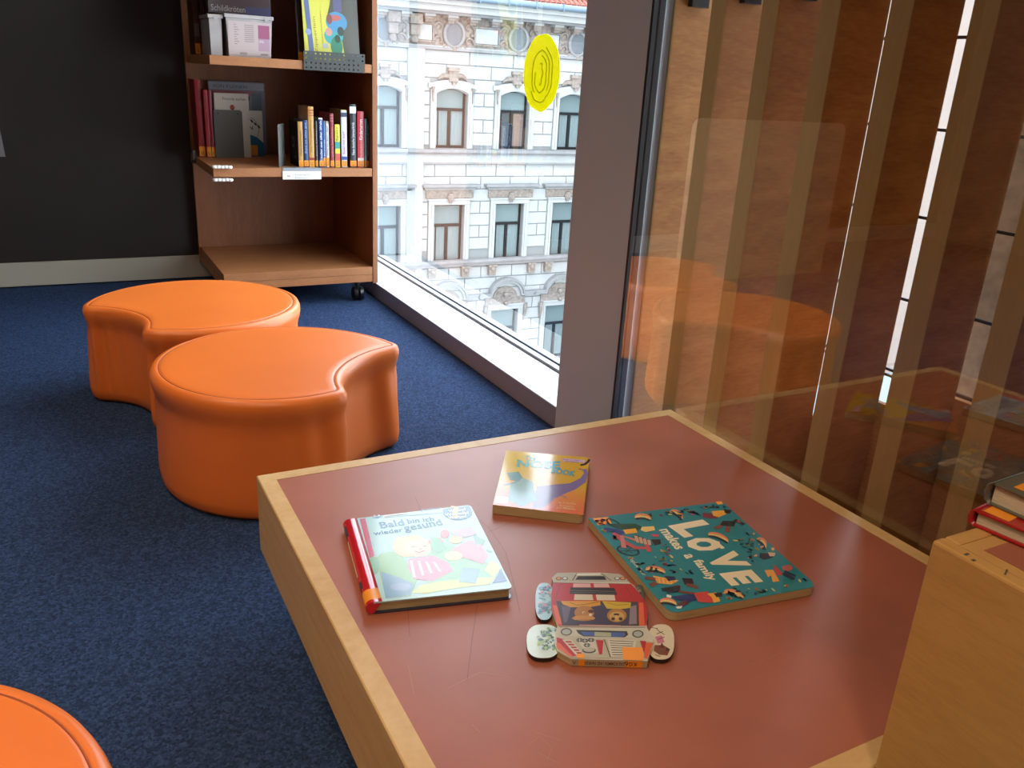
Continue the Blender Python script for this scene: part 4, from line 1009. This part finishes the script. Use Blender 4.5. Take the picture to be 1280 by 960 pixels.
# spine: rounded red tube strip along corner 0 -> 3
p0 = Vector((*loc[0], 0)); p3 = Vector((*loc[3], 0)); ax = (p3-p0).normalized(); out = Vector((-ax.y, ax.x, 0))
if out.dot(Vector((*loc[0], 0))) < 0: out = -out
q = MB(); rings = []
Ls = (p3-p0).length; q2 = MB()
def sring(t):
    c = p0 + ax*Ls*t; o_ = []
    for k in range(13):
        an = -math.pi/2 + math.pi*k/12; o_.append(c + out*(.011*math.cos(an)) + Vector((0,0,.0102+.0098*math.sin(an))))
    o_.append(c - out*.012 + Vector((0,0,.0200))); o_.append(c - out*.012 + Vector((0,0,.0197)))
    return o_
segs = [(.0, .03, 'c0202c'), (.03, .14, None), (.14, 1.0, 'c0202c')]
for t0, t1, c in segs: q.rings([sring(t0), sring(t1)], gm(c) if c else M_label, True, True)
q.build('spine', bb)
a = QArt(loc, .0195)
eu2 = c4b[1]-c4b[0]; ev2 = c4b[3]-c4b[0]
def uv2(x, y):
    p = PZ(420+x/5.333, 610+y/5.333, zc2); d = Vector((p.x-base2.x, p.y-base2.y)) - c4b[0]; det = eu2.x*ev2.y-eu2.y*ev2.x
    return (min(.985, max(.01, (d.x*ev2.y-d.y*ev2.x)/det)), min(.985, max(.012, (eu2.x*d.y-eu2.y*d.x)/det)))
def b2(pts, c): a.poly([uv2(*p) for p in pts], gm(c))
def bl2(pts, w, c): a.line([uv2(*p) for p in pts], w, gm(c))
def be(x, y, rx, ry, c, rot=0, n=18): b2([(x+rx*math.cos(t)*math.cos(rot)-ry*math.sin(t)*math.sin(rot), y+rx*math.cos(t)*math.sin(rot)+ry*math.sin(t)*math.cos(rot)) for t in [2*math.pi*i/n for i in range(n)]], c)
b2([(150,190),(185,184),(255,455),(225,470)], 'c83a5e')
b2([(265,470),(300,440),(360,430),(430,440),(540,620),(500,720),(330,735),(300,600)], '8fc287')
b2([(300,560),(420,600),(520,640),(500,715),(330,735)], '7fa6c8'); be(430, 660, 70, 25, '9ab0d8')
b2([(620,350),(720,345),(800,420),(900,500),(1000,510),(1100,520),(1150,560),(1020,640),(760,665),(620,640),(560,560)], '8fc9a2')
b2([(500,700),(560,650),(700,625),(860,610),(1000,600),(1060,600),(1020,645),(800,670),(600,705)], 'c9d67a')
b2([(1020,500),(1110,510),(1140,540),(1050,600),(990,560)], 'c9d67a'); b2([(1080,580),(1140,540),(1180,620),(1040,640)], '4a6aa8')
be(470, 400, 95, 68, 'd8c49a', .1); be(545, 405, 92, 62, 'e8c4b0', .1)
b2([(480,480),(640,460),(740,500),(780,560),(640,625),(520,610),(480,540)], 'd88aa8')
bl2([(500,405),(512,399),(524,404)], .006, '6a4a40'); bl2([(575,402),(588,397),(600,402)], .006, '6a4a40'); bl2([(520,430),(550,440),(585,428)], .007, 'b04a50'); be(560, 418, 9, 5, 'd89a88')
be(430, 360, 40, 24, 'd8c49a'); be(520, 345, 50, 20, 'd8c49a')
be(250, 520, 40, 60, '7fb890'); bl2([(860,560),(940,570)], .01, 'd8ecec'); bl2([(850,590),(930,600)], .01, 'd8ecec'); bl2([(1000,430),(1060,440)], .02, '8fc9a2')
for k in range(4): bl2([(500+k*50,490+k*4),(520+k*58,600-k*12)], .02, 'e8dcec')
be(660, 370, 50, 25, 'e08a78'); be(720, 325, 30, 28, 'c86a68'); be(795, 360, 45, 28, 'd8c078'); b2([(760,300),(900,285),(940,330),(860,350),(780,340)], 'b8a0c8')
b2([(770,420),(880,370),(960,380),(1010,470),(980,520),(860,480),(790,480)], 'd890a0'); be(780, 465, 60, 30, 'e8d0a0'); b2([(910,330),(990,370),(975,400),(925,395)], '6aa890')
b2([(840,540),(960,550),(930,640),(820,630)], '8ab8c8'); b2([(620,340),(680,350),(740,420),(680,450),(630,420)], '78b890')
be(805, 185, 102, 55, '2d6a94', .05)
b2([(230,178),(300,172),(305,200),(275,210),(235,206)], '3f7ab0')
def bt(s, p0_, p1_, h, c, bold=.02):
    u0, v0 = uv2(*p0_); u1, v1 = uv2(*p1_); a.text(s, u0, v0, math.hypot(u1-u0, v1-v0), h, gm(c), math.atan2(v1-v0, u1-u0), bold)
bt('Bald', (298,278), (455,262), .085, '2c6f9c', .018); bt('bin ich', (475,252), (650,240), .058, '2c6f9c', .015)
bt('wieder', (252,322), (445,302), .052, '2c6f9c', .015); bt('gesund', (462,313), (715,280), .11, '2c6f9c', .012)
bt('junior', (560,178), (700,165), .035, '5a8fb0'); bl2([(320,208),(700,190)], .005, '6a9ab8'); bt('2-4', (248,200), (290,196), .03, 'd8e8f0')
bt('?', (775,228), (835,225), .17, 'e0a040', .03)
bt('Wieso?', (745,190), (860,182), .035, 'e8f0f0', .015); bt('Weshalb?', (722,212), (880,203), .035, 'e8f0f0', .015); bt('Warum?', (745,232), (865,226), .035, 'e8f0f0', .015)
bl2([(320,204),(345,192),(430,190),(470,185)], .012, 'e0b090')
a.build('cover_print', bb)
a = Art((0,0,0)); # lettering on spine side
q = MB()
for t0, t1, c, hh in ((.80,.93,'20304a',.012), (.18,.25,'20304a',.012), (.32,.75,'e8e0d0',.004)):
    rr_ = []
    for t in (t0, t1):
        c_ = p0 + ax*Ls*t; ring_ = []
        for k in range(5):
            an = .2 + (hh/.011)*(k/4-.5); ring_.append(c_ + out*(.0115*math.cos(an)) + Vector((0,0,.0102+.0103*math.sin(an))))
        rr_.append(ring_)
    v = rr_[0] + rr_[1]; q.add(v, [(k, k+1, 6+k, 5+k) for k in range(4)], gm(c))
q.build('spine_print', bb)

# 3. yellow board book with nose picture
zc3 = TZ + .0175
K = corners_px(((616,631),(729,644),(737,572),(633,563)), zc3); base3 = Vector((sum(k.x for k in K)/4, sum(k.y for k in K)/4, TZ))
nb_ = thing('small_board_book', 'small yellow and orange board book with white glare, farthest on the table', 'book', base3)
loc = [tuple((k-base3)[:2]) for k in K]; c4n = [Vector(l) for l in loc]; sh3 = board_shape(loc, .007, rounds=(1, 2))
q = MB(); q.prism(sh3, .0005, .0168, M_board); q.build('board_pages', nb_)
q = MB(); q.prism(sh3, .0169, .0175, gm('d0a32c')); q.build('front_cover', nb_)
eu3 = c4n[1]-c4n[0]; ev3 = c4n[3]-c4n[0]
def uv3(x, y):
    p = PZ(600+x/8, 550+y/8, zc3); d = Vector((p.x-base3.x, p.y-base3.y)) - c4n[0]; det = eu3.x*ev3.y-eu3.y*ev3.x
    return ((d.x*ev3.y-d.y*ev3.x)/det, (eu3.x*d.y-eu3.y*d.x)/det)
a = QArt(loc, .0175)
def nt(s, p0_, p1_, h, c, bold=.02):
    u0, v0 = uv3(*p0_); u1, v1 = uv3(*p1_); a.text(s, u0, v0, math.hypot(u1-u0, v1-v0), h, gm(c), math.atan2(v1-v0, u1-u0), bold)
def npoly(pts, c): a.poly([uv3(*p) for p in pts], gm(c) if isinstance(c, str) else c)
def nl(pts, w, c): a.line([uv3(*p) for p in pts], w, gm(c))
for k in range(7):   # yellow to orange ground in the artwork
    a.rect(.0, 0, 1.0, .42-.06*k, gm(['d39a36', 'd5913a', 'd5893e', 'd68242', 'd77c46', 'd87648', 'd9704a'][k]))
npoly([(560,470),(740,450),(880,440),(980,390),(1010,340),(990,305),(1030,300),(1048,350),(1030,430),(940,500),(830,545),(740,590),(640,680),(520,680)], '7a6a9c')
nl([(860,580),(800,560),(740,570),(700,600)], .012, '7a6a9c'); nl([(955,300),(990,305)], .02, '7a6a9c')
npoly([(160,560),(290,570),(280,640),(150,630)], 'd8b0a0'); npoly([(300,440),(420,380),(520,420),(560,600),(420,670),(280,600)], '6a9ab0'); npoly([(270,330),(380,320),(420,380),(380,420),(300,400)], '3f7fa0')
nl([(240,450),(300,440),(360,420)], .02, '3f7fa0')
npoly([(790,190),(1010,212),(1010,240),(800,222)], 'c8a8c0'); nl([(970,262),(1010,255),(1040,230),(1050,205)], .03, '1c1c20')
nt('The', (440,205), (540,212), .09, '2f9ab0', .02); nt('NOSE', (360,275), (780,300), .15, '2f9ab0', .04); nt('BOOK', (690,335), (925,375), .10, '2f9ab0', .035)
nt('Bright and Early', (800,208), (960,222), .018, '5a4a90'); nt('Board Books', (830,226), (950,238), .018, '5a4a90')
nt('by Al Perkins', (780,640), (955,655), .035, 'e8c890'); nt('illustrated by', (790,668), (935,682), .03, 'e8c890'); nt('Joe Mathieu', (760,690), (950,708), .035, 'e8c890')
a.build('cover_print', nb_)

# 4. car shaped board book
zc4 = TZ + .0108
def ZA(x, y): return (640 + x/5.818, 700 + y/5.818)
base4 = PZ(*ZA(640, 480), zc4); base4 = Vector((base4.x, base4.y, TZ))
cb = thing('car_shaped_book', 'red car shaped board book with wheels and an orange label', 'book', base4)
def L4(pts, z): return [tuple((PZ(*ZA(x, y), z) - base4)[:2]) for x, y in pts]
body = [(300,160),(290,130),(330,95),(440,92),(640,92),(780,102),(820,125),(850,160),(880,180),(920,230),(962,300),(985,350),(985,420),(975,460),(985,500),(1030,560),(1030,620),(990,715),(985,735),(430,718),(330,660),(305,600),(320,520),(330,480),(300,400),(285,340),(285,250)]
q = MB()
sh4 = L4(body, zc4)
for k in range(3): q.prism([tuple(Vector(p)*(1-.004*(k == 1))) for p in sh4], .0005+.0032*k, .0034+.0032*k, M_board)
q.build('board_pages', cb)
q = MB(); q.prism(sh4, .0100, .0108, pm('c9c4b4')); q.build('front_cover', cb)
def wheel(cx, cy, rx, ry, mtop, art, z0=.0015):
    pts = [(cx + rx*(abs(math.cos(t))**.75)*(1 if math.cos(t) > 0 else -1), cy + ry*(abs(math.sin(t))**.75)*(1 if math.sin(t) > 0 else -1)) for t in [2*math.pi*i/28 for i in range(28)]]
    zz = TZ + z0 + .006; s_ = L4(pts, zz); q = MB(); q.prism(s_, z0, z0+.0055, M_black); q.prism([p for p in s_], z0+.0055, z0+.006, mtop); o = q.build('wheel', cb); 
    a = Art((0,0,z0+.006)); art(a, lambda P: L4(P, zz)); a.build('wheel_print', o); return o
rw = random.Random(3)
def speck(cols, x0, x1, y0, y1, n, s=9):
    def f(a, L):
        for _ in range(n):
            x, y = rw.uniform(x0, x1), rw.uniform(y0, y1); r_ = rw.uniform(s*.5, s*1.4)
            p = L([(x + r_*math.cos(t)*1.3, y + r_*math.sin(t)) for t in [2*math.pi*i/6 for i in range(6)]]); a.poly(p, pm(rw.choice(cols)), up=False)
            a.h += .00001
    return f
wheel(228, 590, 122, 122, pm('cfe6e2'), speck(['6f9aa8', '7fae6a', 'a8c88a', '5f88a0', '4a6a58', 'b8d0d8'], 190, 320, 500, 650, 60))
wheel(235, 300, 65, 135, pm('9fc8d8'), speck(['5f9ac0', '7fb0c8', 'c89ab0', 'b87a98', '4a7898'], 195, 280, 190, 390, 60), .0015)
def cat(a, L):
    for pts, c in (([(1040,620),(1100,620),(1150,650),(1130,695),(1070,690),(1030,660)], '7a4a34'), ([(1090,600),(1110,640),(1070,640)], '5a3424'), ([(1125,635),(1148,655),(1120,665)], '3a2218'), ([(1040,560),(1090,550),(1110,600),(1060,610)], 'c87a90')): a.poly(L(pts), pm(c))
    for pts in ([(1000,490),(1060,500)], [(1050,540),(1100,520)], [(1060,580),(1110,560)], [(1050,500),(1070,520),(1110,545)], [(1040,690),(1080,705)]): a.line(L(pts), .0012, pm('5a3a30'))
wheel(1085, 595, 95, 128, pm('d8cdb0'), cat)
wheel(925, 250, 35, 70, pm('4a5a50'), speck(['202a24', '7a8a70', '6a4a3a'], 900, 950, 200, 300, 20), .0015)
a = Art((0,0,.0108)); a.h = .0002
def cp(pts, c, up=True): a.poly(L4(pts, zc4), c if not isinstance(c, str) else pm(c), up)
def cl(pts, w, c): a.line(L4(pts, zc4), w*.001, pm(c))
def ce(x, y, rx, ry, c, n=16): cp([(x+rx*math.cos(t), y+ry*math.sin(t)) for t in [2*math.pi*i/n for i in range(n)]], c)
cp([(300,160),(290,130),(330,95),(440,92),(780,102),(820,125),(850,160)], 'b0ab98'); cp([(455,100),(640,98),(650,110),(470,112)], 'd8d4c8')
cp([(480,118),(670,118),(690,145),(460,145)], '24201f'); cl([(440,150),(470,98)], 1.2, '2a2624'); cl([(720,150),(650,98)], 1.2, '2a2624')
for x, c in ((340,'d88a4a'),(385,'c8ccc4'),(765,'c8ccc4'),(805,'d88a4a')): ce(x, 135, 22, 13, '4a4640'); ce(x, 134, 15, 9, c)
cp([(300,168),(870,178),(920,232),(962,300),(985,350),(985,420),(972,480),(335,480),(300,400),(285,340),(285,250)], 'b3262b')
cl([(296,166),(868,176)], 1.2, '4a1214')
cp([(445,172),(700,172),(712,200),(445,200)], 'd8a8a4'); cp([(455,250),(745,255),(752,296),(450,292)], 'd0c4ac'); cp([(568,170),(592,170),(618,296),(592,296)], 'b3262b')
cp([(425,200),(745,205),(765,255),(420,248)], '2a2422'); cl([(425,222),(750,230)], .9, '8a8478'); cl([(425,236),(755,243)], .6, '8a8478')
cl([(345,180),(315,290)], .7, '7a181c'); cl([(830,190),(880,290)], .7, '7a181c')
cp([(295,330),(325,330),(365,470),(330,470)], 'd8643a'); cp([(925,310),(955,310),(965,480),(920,480)], 'd8643a')
cp([(322,300),(915,305),(925,480),(365,478)], '4a3a34'); cp([(335,310),(905,315),(912,470),(378,468)], '423a52')
cp([(360,335),(430,340),(400,450),(378,460)], '6a5f70'); cp([(860,340),(905,330),(908,465),(850,470)], '8a7a84')
cp([(355,300),(640,300),(645,330),(560,345),(430,345),(370,325)], 'd0962a'); cp([(655,300),(865,310),(860,350),(780,360),(690,355)], 'c8a828')
cl([(420,310),(470,330),(560,320),(630,305)], 1.2, '6a4416'); cl([(690,312),(760,330),(850,325)], 1.0, '6a4416')
ce(525, 385, 72, 52, 'b07a3c'); ce(520, 425, 85, 20, 'c88f50'); cl([(440,400),(450,440),(600,437)], 1.0, '5a3414'); ce(575, 375, 22, 12, '5a3018'); ce(570, 400, 12, 10, 'd8c8a8'); ce(520, 385, 10, 9, 'd8c8a8'); ce(522, 387, 5, 5, '1c1410')
ce(762, 405, 72, 50, 'a87634'); ce(762, 412, 55, 36, 'c09a58'); ce(760, 398, 22, 8, '3a2010'); ce(735, 430, 14, 12, '3a2a18'); ce(790, 430, 14, 12, '3a2a18'); ce(760, 415, 10, 12, 'd0a870')
cl([(490,474),(790,480)], 1.6, 'd8a0a0'); cl([(340,488),(970,492)], 1.0, '3a0e10')
cp([(335,498),(975,512),(990,560),(960,600),(920,575),(640,570),(400,560),(345,545)], 'c6c2ae')
cp([(465,510),(835,520),(845,545),(820,565),(520,558),(480,535)], '3a3834'); cp([(500,525),(600,525),(600,555),(520,552)], '4a62a0'); cp([(600,525),(720,530),(720,560),(600,556)], 'a8ac90'); cp([(720,528),(820,530),(825,550),(800,562),(720,560)], '4a62a0')
for x in (395, 915): ce(x, 525 if x < 600 else 540, 42, 28, '4a4840'); ce(x, 525 if x < 600 else 540, 32, 20, 'aab0a8')
cp([(320,560),(345,555),(400,570),(960,590),(1030,600),(985,720),(430,712),(330,650)], 'b7b09a')
cp([(325,565),(380,580),(470,700),(430,705),(330,640)], 'b3262b'); cp([(320,605),(345,605),(440,700),(420,706),(325,640)], 'd8643a')
cp([(365,582),(430,582),(520,688),(460,690)], 'd0c8b4')
for k in range(5): cp([(385+k*20,592+k*20),(430+k*18,592+k*20),(438+k*18,604+k*20),(395+k*20,604+k*20)], 'a8343a')
cp([(470,572),(600,575),(625,680),(540,685)], 'c8c4b4'); 
for x, y in ((492,585),(530,590),(575,585),(545,622)): ce(x, y, 24, 14, '24221e'); cl([(x-18,y),(x+18,y)], .9, 'd8d4c4'); cl([(x,y-12),(x,y+12)], .9, 'd8d4c4')
ce(560, 660, 50, 22, '3a3832'); ce(560, 655, 42, 17, 'b7b2a0')
cp([(610,585),(665,587),(655,690),(635,690)], 'b3262b'); cp([(690,575),(905,590),(880,700),(720,705)], 'cfc9b6')
for k in range(7): cl([(710+k*3,590+k*17),(885-k*3,598+k*16)], 1.3, '26221e')
cl([(670,580),(715,710)], 1.2, '26221e'); cp([(960,605),(1028,605),(985,720),(960,715)], 'd8643a'); cp([(930,590),(975,595),(960,680),(945,640)], 'b3262b')
cp([(800,636),(950,640),(955,735),(808,730)], M_label); cp([(470,685),(525,685),(530,718),(472,716)], M_label)
a.build('cover_print', cb)
# front edge lettering facing the viewer, written upside down
e0, e1 = Vector((*L4([(430,718)], zc4)[0], 0)), Vector((*L4([(985,735)], zc4)[0], 0)); uu = (e0-e1).normalized(); dn = Vector((0,0,-1)); Le = (e0-e1).length
nn = uu.cross(dn).normalized()
aa = Art(e1 + nn*.0006 + Vector((0,0,.0106)), uu, dn)
if True:
    aa.rect(.0, 0, Le, .010, pm('a89c80')); aa.text('DAS KOMMEN UND FAHREN', Le*.30, .0025, Le*.52, .0055, pm('5a2420'), 0, .02); aa.text('A', Le*.93, .0025, .005, .0055, pm('5a2420')); aa.rect(Le*.82, 0, Le*.90, .010, M_label); aa.rect(Le*.06, 0, Le*.29, .010, M_label)
    aa.text('KG', Le*.14, .002, .010, .006, pm('2a1a10'), 0, .02); aa.text('6', Le*.25, .001, .005, .008, pm('2a1a10'))
aa.build('edge_lettering', cb)

# ------------------------------------------------------------------ room seen only in the reflection: pale panel with rounded top corners
q = MB(); X_0, X_1, Y_ = -1.56, -.47, 3.55; w = X_1-X_0; hh = .86
pts = [(0,0),(w,0)] + [(w-.05+.05*math.cos(t), hh-.05+.05*math.sin(t)) for t in [math.pi/2*i/6 for i in range(7)]] + [(.05-.05*math.sin(t), hh-.05+.05*math.cos(t)) for t in [math.pi/2*i/6 for i in range(7)]]
n = len(pts); v = [(p[0]-w/2, -.015, p[1]) for p in pts] + [(p[0]-w/2, .015, p[1]) for p in pts]
q.add(v, [tuple(range(n))] + [tuple(range(n, 2*n))[::-1]] + [(i, n+i, n+(i+1)%n, (i+1)%n) for i in range(n)], mat('pale_panel_laminate', (0.50, 0.36, 0.22), .5))
o = q.build('room_divider'); o.location = ((X_0+X_1)/2, Y_, 0.0); tag(o, 'pale divider panel with rounded top corners, mirrored in the glass wall', 'divider')
